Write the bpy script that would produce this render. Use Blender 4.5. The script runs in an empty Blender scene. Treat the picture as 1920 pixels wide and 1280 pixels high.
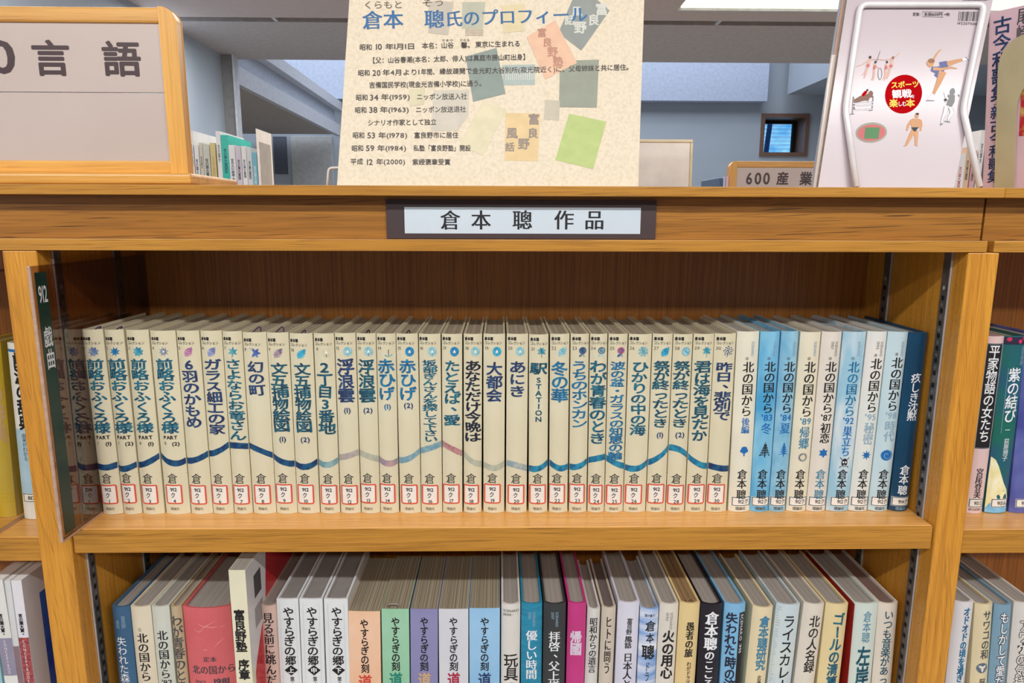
import bpy, bmesh, math, random
from mathutils import Vector, Matrix
random.seed(7)
SC = bpy.context.scene
COL = SC.collection
# ------------------------------------------------------------------ camera
F = 1288.66
CX, CY = 960.0, 640.0
_D = Vector((938-CX, -(408-CY), -F)).normalized()
_U = -Vector((938-CX, -(7800-CY), -F)).normalized()
_R = _D.cross(_U).normalized()
_U = _R.cross(_D)
M3 = Matrix((_R, _D, _U))
CAM = Vector((0, -0.64408, 1.465))
cd = bpy.data.cameras.new('camera'); cam = bpy.data.objects.new('camera', cd); COL.objects.link(cam)
cd.sensor_width = 36; cd.lens = F*36/1920; cd.clip_start = 0.02; cd.clip_end = 60
cam.matrix_world = Matrix.Translation(CAM) @ M3.to_4x4()
SC.camera = cam
# ------------------------------------------------------------------ world, lights, exposure
SC.view_settings.view_transform = 'Standard'; SC.view_settings.look = 'None'
SC.view_settings.gamma = 1; SC.view_settings.use_curve_mapping = False
SC.view_settings.exposure = -0.16
w = bpy.data.worlds.new('room_light'); SC.world = w; w.use_nodes = True
w.node_tree.nodes['Background'].inputs[0].default_value = (0.86, 0.92, 1.0, 1)
w.node_tree.nodes['Background'].inputs[1].default_value = 0.18
def area(name, loc, target, sx, sy, power, col=(1, 1, 1)):
    l = bpy.data.lights.new(name, 'AREA'); l.shape = 'RECTANGLE'; l.size = sx; l.size_y = sy
    l.energy = power; l.color = col
    o = bpy.data.objects.new(name, l); COL.objects.link(o); o.location = loc
    o.rotation_euler = (Vector(target)-Vector(loc)).to_track_quat('-Z', 'Y').to_euler()
    return o
area('ceiling_strip_light', (0, -1.55, 2.57), (0, -1.0, 1.0), 5.0, 0.07, 74, (1, 0.985, 0.96))
area('ceiling_strip_light', (0, -2.55, 2.57), (0, -1.0, 1.0), 6.0, 0.12, 54, (1, 0.985, 0.96))
area('ceiling_strip_light', (0, 1.75, 2.57), (0, 1.75, 0), 7.0, 0.3, 100, (1, 0.99, 0.96))
area('ceiling_strip_light', (0, 3.6, 2.57), (0, 3.6, 0), 7.0, 0.3, 100, (1, 0.99, 0.96))
area('skylight', (-0.5, 6.6, 4.7), (-0.5, 7.6, 2.0), 9.0, 2.0, 240, (0.92, 0.95, 1.0))

# ------------------------------------------------------------------ pixel -> place
def ray(px, py): return M3 @ Vector((px-CX, -(py-CY), -F))
def atY(px, py, Y):
    r = ray(px, py); return CAM + r*((Y-CAM.y)/r.y)
def atZ(px, py, Z):
    r = ray(px, py); return CAM + r*((Z-CAM.z)/r.z)
def atX(px, py, X):
    r = ray(px, py); return CAM + r*((X-CAM.x)/r.x)
def atP(px, py, p0, n):
    r = ray(px, py); return CAM + r*((Vector(p0)-CAM).dot(n)/r.dot(n))

# ------------------------------------------------------------------ materials
def lin(c):
    return tuple(((v/255)/12.92 if v/255 <= .04045 else (((v/255)+.055)/1.055)**2.4) for v in c)+(1,)
MATS = {}
def mat(name, rgb, rough=.5, rgb2=None, scale=(30, 30, 30), coat=0, spec=.5, detail=3, thr=(.35, .65), metal=0, emit=0, bump=0):
    if name in MATS: return MATS[name]
    m = bpy.data.materials.new(name); m.use_nodes = True; nt = m.node_tree; b = nt.nodes['Principled BSDF']
    b.inputs['Roughness'].default_value = rough; b.inputs['Metallic'].default_value = metal
    b.inputs['Specular IOR Level'].default_value = spec
    b.inputs['Coat Weight'].default_value = coat; b.inputs['Coat Roughness'].default_value = .15
    if rgb2 is None: rgb2 = tuple(v*.94 for v in rgb)
    tc = nt.nodes.new('ShaderNodeTexCoord'); mp = nt.nodes.new('ShaderNodeMapping')
    mp.inputs['Scale'].default_value = scale
    nz = nt.nodes.new('ShaderNodeTexNoise'); nz.inputs['Scale'].default_value = 1; nz.inputs['Detail'].default_value = detail
    cr = nt.nodes.new('ShaderNodeValToRGB')
    cr.color_ramp.elements[0].position = thr[0]; cr.color_ramp.elements[1].position = thr[1]
    cr.color_ramp.elements[0].color = lin(rgb); cr.color_ramp.elements[1].color = lin(rgb2)
    L = nt.links.new
    L(tc.outputs['Object'], mp.inputs[0]); L(mp.outputs[0], nz.inputs['Vector']); L(nz.outputs['Fac'], cr.inputs[0])
    L(cr.outputs[0], b.inputs['Base Color'])
    if emit:
        L(cr.outputs[0], b.inputs['Emission Color']); b.inputs['Emission Strength'].default_value = emit
    if bump:
        bp = nt.nodes.new('ShaderNodeBump'); bp.inputs['Strength'].default_value = bump; bp.inputs['Distance'].default_value = .001
        L(nz.outputs['Fac'], bp.inputs['Height']); L(bp.outputs[0], b.inputs['Normal'])
    MATS[name] = m
    return m
def wood(name, axis, base, dark, light, pore=.32, fleck=.4, rough=.35, fs=1.0, stripes=0, seed=0.0, frot=2.0):
    if name in MATS: return MATS[name]
    m = bpy.data.materials.new(name); m.use_nodes = True; nt = m.node_tree; b = nt.nodes['Principled BSDF']; L = nt.links.new
    tc = nt.nodes.new('ShaderNodeTexCoord')
    def nz(along, across, detail, rot=0, dist=0):
        mp = nt.nodes.new('ShaderNodeMapping')
        s = [across]*3; s['XYZ'.index(axis)] = along
        mp.inputs['Scale'].default_value = s; mp.inputs['Location'].default_value = (seed, seed*1.7, seed*.6)
        pre = tc.outputs['Object']
        if rot:
            m0 = nt.nodes.new('ShaderNodeMapping'); m0.inputs['Rotation'].default_value = (0, rot, 0)
            L(pre, m0.inputs[0]); pre = m0.outputs[0]
        n = nt.nodes.new('ShaderNodeTexNoise'); n.inputs['Scale'].default_value = 1; n.inputs['Detail'].default_value = detail
        n.inputs['Distortion'].default_value = dist
        L(pre, mp.inputs[0]); L(mp.outputs[0], n.inputs['Vector']); return n.outputs['Fac']
    def ramp(src, p0, p1, c0, c1):
        r = nt.nodes.new('ShaderNodeValToRGB'); r.color_ramp.elements[0].position = p0; r.color_ramp.elements[1].position = p1
        r.color_ramp.elements[0].color = c0; r.color_ramp.elements[1].color = c1; L(src, r.inputs[0]); return r.outputs[0]
    def mix(fac, a, c, k=1.0):
        x = nt.nodes.new('ShaderNodeMix'); x.data_type = 'RGBA'
        mm = nt.nodes.new('ShaderNodeMath'); mm.operation = 'MULTIPLY'; mm.inputs[1].default_value = k
        L(fac, mm.inputs[0]); L(mm.outputs[0], x.inputs[0]); L(a, x.inputs[6])
        if isinstance(c, tuple): x.inputs[7].default_value = c
        else: L(c, x.inputs[7])
        return x.outputs[2]
    bw = ((0, 0, 0, 1), (1, 1, 1, 1))
    c = ramp(nz(1.6, 26, 3, dist=.3), .3, .7, lin(base), lin(light))
    c = mix(ramp(nz(5, 240, 2), .45, .75, *bw), c, lin(dark), .42)
    c = mix(ramp(nz(16, 700, 1), .52, .62, *bw), c, lin(dark), pore)
    if fleck:
        c = mix(ramp(nz(16*fs, 950*fs, 1, rot=math.radians(frot), dist=.15), .63, .68, *bw), c, lin(tuple(v*.66 for v in dark)), fleck)
    if stripes:
        c = mix(ramp(nz(3, 520, 1), .42, .62, *bw), c, lin(dark), stripes)
    L(c, b.inputs['Base Color']); b.inputs['Roughness'].default_value = rough
    b.inputs['Coat Weight'].default_value = .15; b.inputs['Coat Roughness'].default_value = .25
    MATS[name] = m; return m
OAK = ((184, 128, 46), (138, 88, 26), (198, 142, 58))
oakX = wood('oak_lipping_lengthwise', 'X', *OAK)
oakXd = wood('oak_fascia_veneer', 'X', (158, 104, 36), (106, 64, 20), (170, 115, 44), fleck=.8, fs=.75, seed=3)
oakZ = wood('oak_upright_lengthwise', 'Z', (208, 142, 46), (150, 88, 24), (222, 160, 62), fleck=.45, pore=.25, fs=1.6, frot=8)
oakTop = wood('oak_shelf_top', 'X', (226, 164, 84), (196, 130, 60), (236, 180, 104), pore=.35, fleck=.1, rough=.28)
oakBack = wood('oak_back_panel', 'Z', (172, 108, 42), (118, 68, 22), (184, 120, 50), pore=.35, fleck=0, stripes=.3)
oakSign = wood('oak_sign_frame', 'X', (198, 146, 74), (180, 112, 36), (238, 178, 84), fleck=.2, pore=.22, seed=5)
oakSignV = wood('oak_sign_stile', 'Z', (198, 146, 74), (180, 112, 36), (238, 178, 84), fleck=.12, pore=.22, seed=5)
steel = mat('galvanised_steel_track', (150, 146, 142), .38, (120, 116, 112), (60, 60, 60), metal=.75)
steelB = mat('bright_steel_lip', (180, 180, 186), .3, spec=.8)
black = mat('black_gap', (12, 10, 10), .8)
white = mat('white_paper', (248, 244, 238), .5)
pages = mat('page_edges', (168, 156, 136), .8, (134, 122, 102), (900, 3, 3), thr=(.3, .7))
pagesG = mat('page_edges_grey', (160, 155, 148), .8, (140, 134, 128), (900, 3, 3), thr=(.3, .7))
pagesT = mat('page_edges_tanned', (160, 134, 96), .8, (110, 82, 52), (900, 3, 3), thr=(.3, .7))
pagesS = mat('page_edges_streaky', (158, 149, 128), .8, (116, 107, 88), (1500, 2, 2), thr=(.4, .62))

# ------------------------------------------------------------------ objects
def empty(name, loc, label=None, cat=None, group=None, ry=0, rz=0):
    o = bpy.data.objects.new(name, None); COL.objects.link(o); o.location = loc
    o.rotation_mode = 'XYZ'; o.rotation_euler = (0, ry, rz); o.empty_display_size = .02
    if label: o['label'] = label; o['category'] = cat
    if group: o['group'] = group
    return o
def link(name, me, parent=None, mats=(), smooth=False):
    o = bpy.data.objects.new(name, me); COL.objects.link(o)
    for m in mats: me.materials.append(m)
    if parent is not None: o.parent = parent
    if smooth:
        for p in me.polygons: p.use_smooth = True
    return o
def mesh(name, V, Fc, mats, parent=None, mi=None, smooth=False):
    me = bpy.data.meshes.new(name); me.from_pydata([tuple(v) for v in V], [], Fc)
    o = link(name, me, parent, mats if isinstance(mats, (list, tuple)) else [mats], smooth)
    if mi: me.polygons.foreach_set('material_index', mi)
    me.update(); return o
def box(name, x0, x1, y0, y1, z0, z1, m, parent=None, bev=0, segs=2):
    bm = bmesh.new(); bmesh.ops.create_cube(bm, size=1)
    c = Vector(((x0+x1)/2, (y0+y1)/2, (z0+z1)/2))
    for v in bm.verts: v.co = Vector((v.co.x*(x1-x0), v.co.y*(y1-y0), v.co.z*(z1-z0)))+c
    if bev: bmesh.ops.bevel(bm, geom=bm.edges[:], offset=bev, segments=segs, affect='EDGES', profile=.5)
    me = bpy.data.meshes.new(name); bm.to_mesh(me); bm.free()
    return link(name, me, parent, [m])
def struct(o): o['kind'] = 'structure'; return o
def tube(name, pts, r, m, parent=None, n=8):
    """round wire along a 3-D path"""
    bm = bmesh.new(); rings = []
    P = [Vector(p) for p in pts]
    for i, p in enumerate(P):
        t = (P[min(i+1, len(P)-1)]-P[max(i-1, 0)]).normalized()
        a = t.cross(Vector((.13, .97, .21))).normalized(); b = t.cross(a)
        rings.append([bm.verts.new(p+a*r*math.cos(2*math.pi*k/n)+b*r*math.sin(2*math.pi*k/n)) for k in range(n)])
    for A, B in zip(rings, rings[1:]):
        for k in range(n): bm.faces.new((A[k], A[(k+1) % n], B[(k+1) % n], B[k]))
    bm.faces.new(rings[0]); bm.faces.new(rings[-1])
    bmesh.ops.recalc_face_normals(bm, faces=bm.faces[:])
    me = bpy.data.meshes.new(name); bm.to_mesh(me); bm.free()
    return link(name, me, parent, [m], True)
def round_path(P, r, k=5):
    out = [Vector(P[0])]
    for a, b, c in zip(P, P[1:], P[2:]):
        a, b, c = Vector(a), Vector(b), Vector(c)
        p = b+(a-b).normalized()*r; q = b+(c-b).normalized()*r
        for i in range(k+1):
            t = i/k; out.append(p*(1-t)**2+b*2*t*(1-t)+q*t*t)
    out.append(Vector(P[-1])); return out

# ------------------------------------------------------------------ lettering
GL = {}
def need(chars):
    obs = []
    for ch in sorted(set(chars)):
        if ch in GL or ch in ' \u3000': continue
        c = bpy.data.curves.new('glyph', 'FONT'); c.body = ch; c.resolution_u = 3
        o = bpy.data.objects.new('glyph', c); COL.objects.link(o); obs.append((ch, o, c))
    bpy.context.view_layer.update(); dg = bpy.context.evaluated_depsgraph_get()
    for ch, o, c in obs:
        me = o.evaluated_get(dg).to_mesh(); bm = bmesh.new(); bm.from_mesh(me)
        cjk = ord(ch) > 0x2E00
        xs = [v.co.x for v in bm.verts] or [0, 1]
        if cjk: cx, cz, adv = .5, .36, 1.0
        else: cx = (min(xs)+max(xs))/2; cz = .34; adv = (max(xs)-min(xs))+.12
        for v in bm.verts: v.co.x -= cx; v.co.y -= cz
        for k in (-.3, -.1, .1, .3):
            bmesh.ops.bisect_plane(bm, geom=bm.verts[:]+bm.edges[:]+bm.faces[:], plane_co=(k, 0, 0), plane_no=(1, 0, 0))
        bmesh.ops.triangulate(bm, faces=bm.faces[:])
        bm.verts.index_update()
        GL[ch] = ([(v.co.x, v.co.y) for v in bm.verts], [tuple(v.index for v in f.verts) for f in bm.faces], adv)
        bm.free(); bpy.data.objects.remove(o); bpy.data.curves.remove(c)
def circ(n, r, ph=0): return [(0, 0)]+[(r*math.cos(2*math.pi*k/n+ph), r*math.sin(2*math.pi*k/n+ph)) for k in range(n)]
STY = {'reg': [(0, 0)], 'med': circ(4, .014, .4), 'bold': circ(8, .03), 'heavy': circ(8, .036), 'brush': circ(8, .027), 'pen': circ(4, .022, .4),
       'mincho': [(-.02, 0), (0, 0), (.02, 0)], 'minchob': [(-.036, -.006), (-.018, .006), (0, 0), (.018, -.006), (.036, .006)],
       'outline': circ(8, .07), 'sign': circ(8, .024)}
class Dec:
    """flat print on a surface: 2-D polygons in (u, v), v upwards, with a layer and a material each"""
    def __init__(s): s.V = []; s.F = []; s.mi = []; s.ms = []
    def m(s, m):
        if m not in s.ms: s.ms.append(m)
        return s.ms.index(m)
    def poly(s, pts, faces, m, layer=0):
        k = len(s.V); s.V += [(u, v, layer) for u, v in pts]; i = s.m(m)
        for f in faces: s.F.append(tuple(k+q for q in f)); s.mi.append(i)
    def rect(s, u0, u1, v0, v1, m, layer=0, nx=6):
        pts = []; fs = []
        for i in range(nx+1):
            u = u0+(u1-u0)*i/nx; pts += [(u, v0), (u, v1)]
            if i: fs.append((2*i-2, 2*i, 2*i+1, 2*i-1))
        s.poly(pts, fs, m, layer)
    def quad(s, p, m, layer=0): s.poly(p, [tuple(range(len(p)))], m, layer)
    def fan(s, c, pts, m, layer=0):
        n = len(pts); mid = [(c[0]+(x-c[0])*.5, c[1]+(y-c[1])*.5) for x, y in pts]
        s.poly([c]+mid+list(pts), [(0, 1+i, 1+(i+1) % n) for i in range(n)]+[(1+i, 1+n+i, 1+n+(i+1) % n, 1+(i+1) % n) for i in range(n)], m, layer)
    def ell(s, cu, cv, ru, rv, m, layer=0, n=20, rot=0):
        P = []
        for i in range(n):
            a = 2*math.pi*i/n; x, y = ru*math.cos(a), rv*math.sin(a)
            P.append((cu+x*math.cos(rot)-y*math.sin(rot), cv+x*math.sin(rot)+y*math.cos(rot)))
        s.fan((cu, cv), P, m, layer)
    def ring(s, cu, cv, ru, rv, t, m, layer=0, n=24, sq=2.0):
        P = []; Q = []
        for i in range(n):
            a = 2*math.pi*i/n; c, d = math.cos(a), math.sin(a)
            x = math.copysign(abs(c)**(2/sq), c); y = math.copysign(abs(d)**(2/sq), d)
            P.append((cu+x*ru, cv+y*rv)); Q.append((cu+x*(ru-t), cv+y*(rv-t)))
        s.poly(P+Q, [(i, (i+1) % n, n+(i+1) % n, n+i) for i in range(n)], m, layer)
    def rring(s, cu, cv, ru, rv, t, m, layer=0, r=.0012, n=7):
        def out(a, b, q):
            P = []
            for (sx, sy, a0) in ((1, 1, 0), (-1, 1, 90), (-1, -1, 180), (1, -1, 270)):
                for k in range(5):
                    h = math.radians(a0+k*22.5); P.append((cu+sx*(a-q)+q*math.cos(h), cv+sy*(b-q)+q*math.sin(h)))
                nx, ny = {0: (-1, 1), 90: (-1, -1), 180: (1, -1), 270: (1, 1)}[a0]
                e = P[-1]; f = (cu+nx*(a-q)+q*math.cos(math.radians(a0+90)), cv+ny*(b-q)+q*math.sin(math.radians(a0+90)))
                P += [(e[0]+(f[0]-e[0])*k/n, e[1]+(f[1]-e[1])*k/n) for k in range(1, n)]
            return P
        P = out(ru, rv, r); Q = out(ru-t, rv-t, max(r-t, .0002)); k = len(P)
        s.poly(P+Q, [(i, (i+1) % k, k+(i+1) % k, k+i) for i in range(k)], m, layer)
    def frame(s, u0, u1, v0, v1, t, m, layer=0):
        s.rect(u0, u1, v0, v0+t, m, layer); s.rect(u0, u1, v1-t, v1, m, layer)
        s.rect(u0, u0+t, v0+t, v1-t, m, layer, 1); s.rect(u1-t, u1, v0+t, v1-t, m, layer, 1)
    def line(s, P, wd, m, layer=0):
        """stroke through points; wd one width or one per point"""
        L = []; R = []
        for i, p in enumerate(P):
            a = P[max(i-1, 0)]; b = P[min(i+1, len(P)-1)]
            d = math.hypot(b[0]-a[0], b[1]-a[1]) or 1; nx, ny = -(b[1]-a[1])/d, (b[0]-a[0])/d
            h = (wd[i] if isinstance(wd, (list, tuple)) else wd)/2
            L.append((p[0]+nx*h, p[1]+ny*h)); R.append((p[0]-nx*h, p[1]-ny*h))
        n = len(P); s.poly(L+R, [(i, n+i, n+i+1, i+1) for i in range(n-1)], m, layer)
    def glyph(s, ch, cu, cv, su, sv, m, style='reg', layer=1, rot=0, jit=0):
        if ch in ' \u3000': return
        if ch not in GL: need(ch); print('LATE', ch)
        V, Fc, adv = GL[ch]
        if jit: rot += random.uniform(-jit, jit); su *= random.uniform(1-jit, 1+jit); sv *= random.uniform(1-jit, 1+jit); cu += random.uniform(-jit, jit)*su*.4
        cr, sr = math.cos(rot), math.sin(rot)
        for k, (dx, dy) in enumerate(STY[style]):
            s.poly([(cu+((x+dx)*cr-(y+dy)*sr)*su, cv+((x+dx)*sr+(y+dy)*cr)*sv) for x, y in V], Fc, m, layer+k*.08)
    def vtext(s, t, u, v0, v1, wd, m, style='reg', layer=1, jit=0, skew=0):
        """one column from v0 (top) to v1 (bottom) through u"""
        n = len(t); p = (v0-v1)/n
        for i, ch in enumerate(t):
            v = v0-p*(i+.5); rot = -math.pi/2 if ch in 'ー（）〔〕—' else 0
            uu, vv = u+skew*i, v
            if ch in '、。': uu += wd*.45; vv += p*.35
            s.glyph(ch, uu, vv, wd*1.08, p*1.08, m, style, layer, rot, jit)
    def htext(s, t, u0, u1, v, h, m, style='reg', layer=1, rise=0, jit=0):
        """one line between u0 and u1; rise = climb of the baseline per unit"""
        A = [GL[c][2] if c in GL else (.5 if c == ' ' else 1.0) for c in t]; tot = sum(A); k = (u1-u0)/tot; u = u0
        if tot < 3 and ord(t[0]) < 256 and k > h*1.15: u += (k-h*1.15)*tot/2; k = h*1.15
        for c, a in zip(t, A):
            s.glyph(c, u+a*k/2, v+rise*(u+a*k/2-u0), k*1.0, h*1.08, m, style, layer, math.atan(rise), jit); u += a*k
    def rot90(s, t, u, v0, v1, h, m, style='reg', layer=1):
        """latin line turned to read downwards"""
        A = [GL[c][2] if c in GL else .5 for c in t]; k = (v0-v1)/sum(A); v = v0
        for c, a in zip(t, A):
            s.glyph(c, u, v-a*k/2, h*1.2, k, m, style, layer, -math.pi/2) if c != ' ' else None; v -= a*k
    def emit(s, name, fn, parent, label=None):
        if not s.V: return None
        o = mesh(name, [fn(*v) for v in s.V], s.F, s.ms, parent, s.mi)
        if label: o['label'] = label
        return o

# ------------------------------------------------------------------ bookcases
TOPZ, SHZ, LOWZ, XL, XR, BACK = 1.4934, 1.158, 0.865, -0.4275, 0.4415, 0.176
def bookcase(label, x0, x1, bays, tx0, tx1):
    r = empty('bookcase', ((x0+x1)/2, .2, 0), label, 'bookcase'); ox = (x0+x1)/2
    def B(n, a, b, c, d, e, f, m, bev=.0006): return box(n, a-ox, b-ox, c-.2, d-.2, e, f, m, r, bev)
    B('top_board', tx0, tx1, -.006, .42, 1.4844, TOPZ, oakX)
    B('fascia_board', tx0-.002, tx1-.004, .0145, .03, 1.4452, 1.4842, oakXd, 0)
    B('lower_rail', tx0, tx1-.006, 0, .176, 1.4342, 1.445, oakX)
    for (a, b, ups, shelves) in bays:
        for (u0, u1) in ups: B('upright', u0, u1, .001, .1825, .02, 1.4340, oakZ, .0012)
        B('back_panel', a, b, BACK, .182, .02, 1.4340, oakBack, 0)
        for (s, z) in shelves:
            B('shelf', a+.0012, b-.0012, .005, BACK-.001, z-.0255, z, oakTop, .0008)
            B('shelf_lipping', a+.0012, b-.0012, .0038, .0048, z-.0250, z-.0006, oakX, 0)
        for (xx, d) in ((a, 1), (b, -1)):
            for (y0, y1) in ((.0225, .0330), (.1262, .1385)):
                t = box('shelf_track', *sorted((xx-ox+d*.0003, xx-ox+d*.0022)), y0-.2, y1-.2, .05, 1.4338, steel, r)
                # front lip of the channel and its slots
                box('track_lip', *sorted((xx-ox+d*.0003, xx-ox+d*.0018)), y0-.2-.0008, y0-.2-.0001, .05, 1.4338, steelB, t)
                V = []; Fc = []; D = Dec(); ym = (y0+y1)/2-.2
                for k in range(46):
                    z = 1.388-.0127*k
                    D.rect(ym-.0022, ym+.0022, z-.0024, z+.0024, black, 1, 1)
                    if y0 < .1 and k % 1 == 0:
                        D.htext(str(28-k if k < 28 else 0), ym-.0018, ym+.0018, z-.0066, .0034, steelB, 'reg', 1)
                D.ell(ym, 1.398, .0022, .0022, steelB, 1, 12)
                o = D.emit('track_slots', lambda u, v, l, xx=xx, d=d: (xx-ox+d*(.0022+.0002*l), u, v), t)
                o['kind'] = 'stuff'
    return r
need('0123456789-')
bookcase('oak library bookcase in the middle holding the long row of cream volumes', -0.90, .4715,
         [(XL, XR, [(-.459, XL), (XR, .4712)], [(0, SHZ), (0, LOWZ)]), (-.86, -.4592, [(-.892, -.86)], [(0, 1.150), (0, LOWZ)])], -0.90, .4640)
bookcase('oak library bookcase joined on the right, mostly cut off by the picture edge', .4716, 1.0,
         [(.4716, .97, [(.97, 1.0)], [(0, SHZ-.005), (0, LOWZ)])], .4642, 1.0)

# ------------------------------------------------------------------ books
class Book:
    def __init__(s, label, xt, yt, xb, yb, Y=.0385, base=SHZ, depth=.128, cover=None, hard=True, pg=None, bulge=.0038,
                 group='volumes on the upper shelf', spine=None, cat='book', film=None):
        tl, tr = atY(xt[0], yt, Y), atY(xt[1], yt, Y); bl, br = atY(xb[0], yb, Y), atY(xb[1], yb, Y)
        sl = ((tl.x+tr.x)-(bl.x+br.x))/2/((tl.z+tr.z)/2-(bl.z+br.z)/2)
        a = math.atan(sl); zt = (tl.z+tr.z)/2; zb = (bl.z+br.z)/2
        s.w = ((tr.x-tl.x)+(br.x-bl.x))/2*math.cos(a)-.0004; s.Y = Y
        X = (bl.x+br.x)/2+sl*(base-zb); lift = s.w/2*abs(math.sin(a))+.0002
        s.h = (zt-base-lift)/math.cos(a); s.b = bulge if hard else .0005
        s.root = empty('book', (X, Y, base+lift), label, cat, group, ry=a)
        s.inv = (Matrix.Translation((X, Y, base+lift)) @ Matrix.Rotation(a, 4, 'Y')).inverted()
        s.ppm = ((xt[1]-xt[0])/(tr.x-tl.x)+(xb[1]-xb[0])/(br.x-bl.x))/2
        s.line = (xt, yt, xb, yb); t = .0022 if hard else .0005
        w, h, b, n = s.w, s.h, s.b, 16
        prof = [(-w/2, depth)]+[(-w/2+w*i/n, s.sy(-w/2+w*i/n)) for i in range(n+1)]+[(w/2, depth)]
        k = 1-2*t/w; inn = [(x*k, y+(t if 0 < i < len(prof)-1 else 0)) for i, (x, y) in enumerate(prof)]
        N = len(prof); V = [(x, y, z) for z in (0, h) for x, y in prof]+[(x, y, z) for z in (0, h) for x, y in inn]; Fc = []; mi = []
        for i in range(N-1):
            sp = 1 if (spine and 0 < i < N-2) else 0
            Fc += [(i, i+1, N+i+1, N+i), (2*N+i+1, 2*N+i, 3*N+i, 3*N+i+1), (N+i, N+i+1, 3*N+i+1, 3*N+i), (i+1, i, 2*N+i, 2*N+i+1)]; mi += [sp]*4
        Fc += [(0, N, 3*N, 2*N), (N-1, 3*N-1, 4*N-1, 2*N-1)]; mi += [0, 0]
        o = mesh('cover', V, Fc, [cover, spine or cover], s.root, mi)
        ins = .003 if hard else .0004; x1 = w/2-t-.0001
        V = []; Fc = []; m = 8
        fr = [(-x1+2*x1*i/m, s.sy((-x1+2*x1*i/m))+t+.0003) for i in range(m+1)]
        bk = [(x, depth-ins-(.004*(1-(x/x1)**2) if hard else 0)) for x, _ in reversed(fr)]
        P = fr+bk; q = len(P)
        V = [(x, y, ins) for x, y in P]+[(x, y, h-ins) for x, y in P]
        Fc = [tuple(range(q, 2*q)), tuple(reversed(range(q)))]+[(i, (i+1) % q, q+(i+1) % q, q+i) for i in range(q)]
        mesh('page_block', V, Fc, pg or pages, s.root)
        s.D = None
    def sy(s, x): return s.b*min(1, abs(2*x/s.w))**2.2
    def fn(s, u, v, l):
        u = max(-s.w/2+.0001, min(s.w/2-.0001, u)); return (u, s.sy(u)-.0002-.0001*l, v)
    def loc(s, px, py):
        p = s.inv @ atY(px, py, s.Y); return p.x, p.z
    def cx(s, py):
        xt, yt, xb, yb = s.line; t = (py-yt)/(yb-yt); return (xt[0]+xt[1])/2*(1-t)+(xb[0]+xb[1])/2*t
    def z(s, py): return s.loc(s.cx(py), py)[1]
    def d(s): return Dec()
    def put(s, D, name, label=None): return D.emit(name, s.fn, s.root, label)
    # column of title letters: pixel rows y0..y1, width wd px, dx px off the spine's middle
    def col(s, D, t, y0, y1, wd, m, style='med', dx=0, jit=0, layer=1): D.vtext(t, dx/s.ppm, s.z(y0), s.z(y1), wd/s.ppm, m, style, layer, jit)
    def row(s, D, t, x0, x1, y, h, m, style='reg', jit=0, layer=1):
        D.htext(t, x0/s.ppm, x1/s.ppm, s.z(y), h/s.ppm, m, style, layer, 0, jit)
    def sticker(s, text, y0, y1, x0, x1, line=None):
        D = Dec(); p = s.ppm; u0, u1 = max(x0/p, -s.w/2+.0002), min(x1/p, s.w/2-.0002); v0, v1 = s.z(y1), s.z(y0)
        D.rect(u0, u1, v0, v1, stick, 1); D.frame(u0+.0004, u1-.0002, v0+.0003, v1-.0003, 1.3/p, line or labelblue, 2)
        D.htext(text, u0+(u1-u0)*.30, u0+(u1-u0)*.90, (v0+v1)/2, 9.5/p, ink, 'med', 3); s.put(D, 'call_number_sticker')

ink = mat('black_ink', (26, 24, 28), .5); inkBrown = mat('grey_ink', (92, 84, 74), .5)
stick = mat('sticker_paper', (240, 234, 226), .35); labelblue = mat('sticker_outline_blue_grey', (52, 86, 98), .4)
redink = mat('sticker_border_red', (214, 74, 52), .4); redpale = mat('sticker_border_glow', (240, 178, 152), .4)
inkGrey = mat('pale_grey_ink', (150, 146, 140), .5)
def ink_(name, a, b=None): return mat('ink_'+name, a, .45, b or a, (160, 160, 160), thr=(.4, .6))
iTeal = ink_('teal', (14, 72, 98), (34, 114, 136)); iNavy = ink_('navy', (30, 40, 82), (44, 76, 120)); iDteal = ink_('dark_teal', (18, 62, 84), (30, 98, 118))
iBlue = ink_('blue', (18, 88, 132), (36, 124, 166)); iBlack = ink_('brush_black', (24, 26, 40), (38, 44, 66))
cream = mat('cream_laminated_cover', (220, 212, 184), .3, (211, 201, 170), (18, 18, 12), coat=.35, thr=(.3, .7))
BK = 'abcdefghij'
S = {  # stripe inks
 'd': ink_('stripe_deep_blue', (16, 50, 96), (26, 84, 122)), 't': ink_('stripe_teal', (18, 96, 138), (40, 138, 168)), 'g': ink_('stripe_grey_teal', (106, 148, 156), (140, 170, 170)),
 'l': ink_('stripe_lilac_grey', (160, 152, 150), (176, 166, 158)), 's': ink_('stripe_sage', (166, 170, 152), (182, 182, 162)), 'm': ink_('stripe_mauve', (142, 130, 146), (180, 148, 148)),
 'b': ink_('stripe_blue_grey', (104, 146, 164), (134, 166, 174)), 'p': ink_('stripe_dusty_rose', (164, 106, 112), (186, 138, 138)), 'q': ink_('stripe_pale_blue_grey', (136, 156, 166), (170, 176, 168))}
def E(n, a, b=None): return ink_('emblem_'+n, a, b or a)
eG = E('grey_blue', (96, 118, 160), (150, 166, 190)); eB = E('bright_blue', (24, 116, 172), (50, 150, 196)); eT = E('teal', (42, 134, 158), (120, 184, 186)); eN = E('navy', (30, 66, 120), (52, 110, 156))
eP = E('pink', (186, 116, 156), (208, 150, 176)); eL = E('lilac', (120, 124, 176), (176, 182, 208)); eV = E('violet_blue', (60, 84, 160), (96, 126, 190)); eM = E('mauve', (120, 96, 120), (184, 166, 172))
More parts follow.
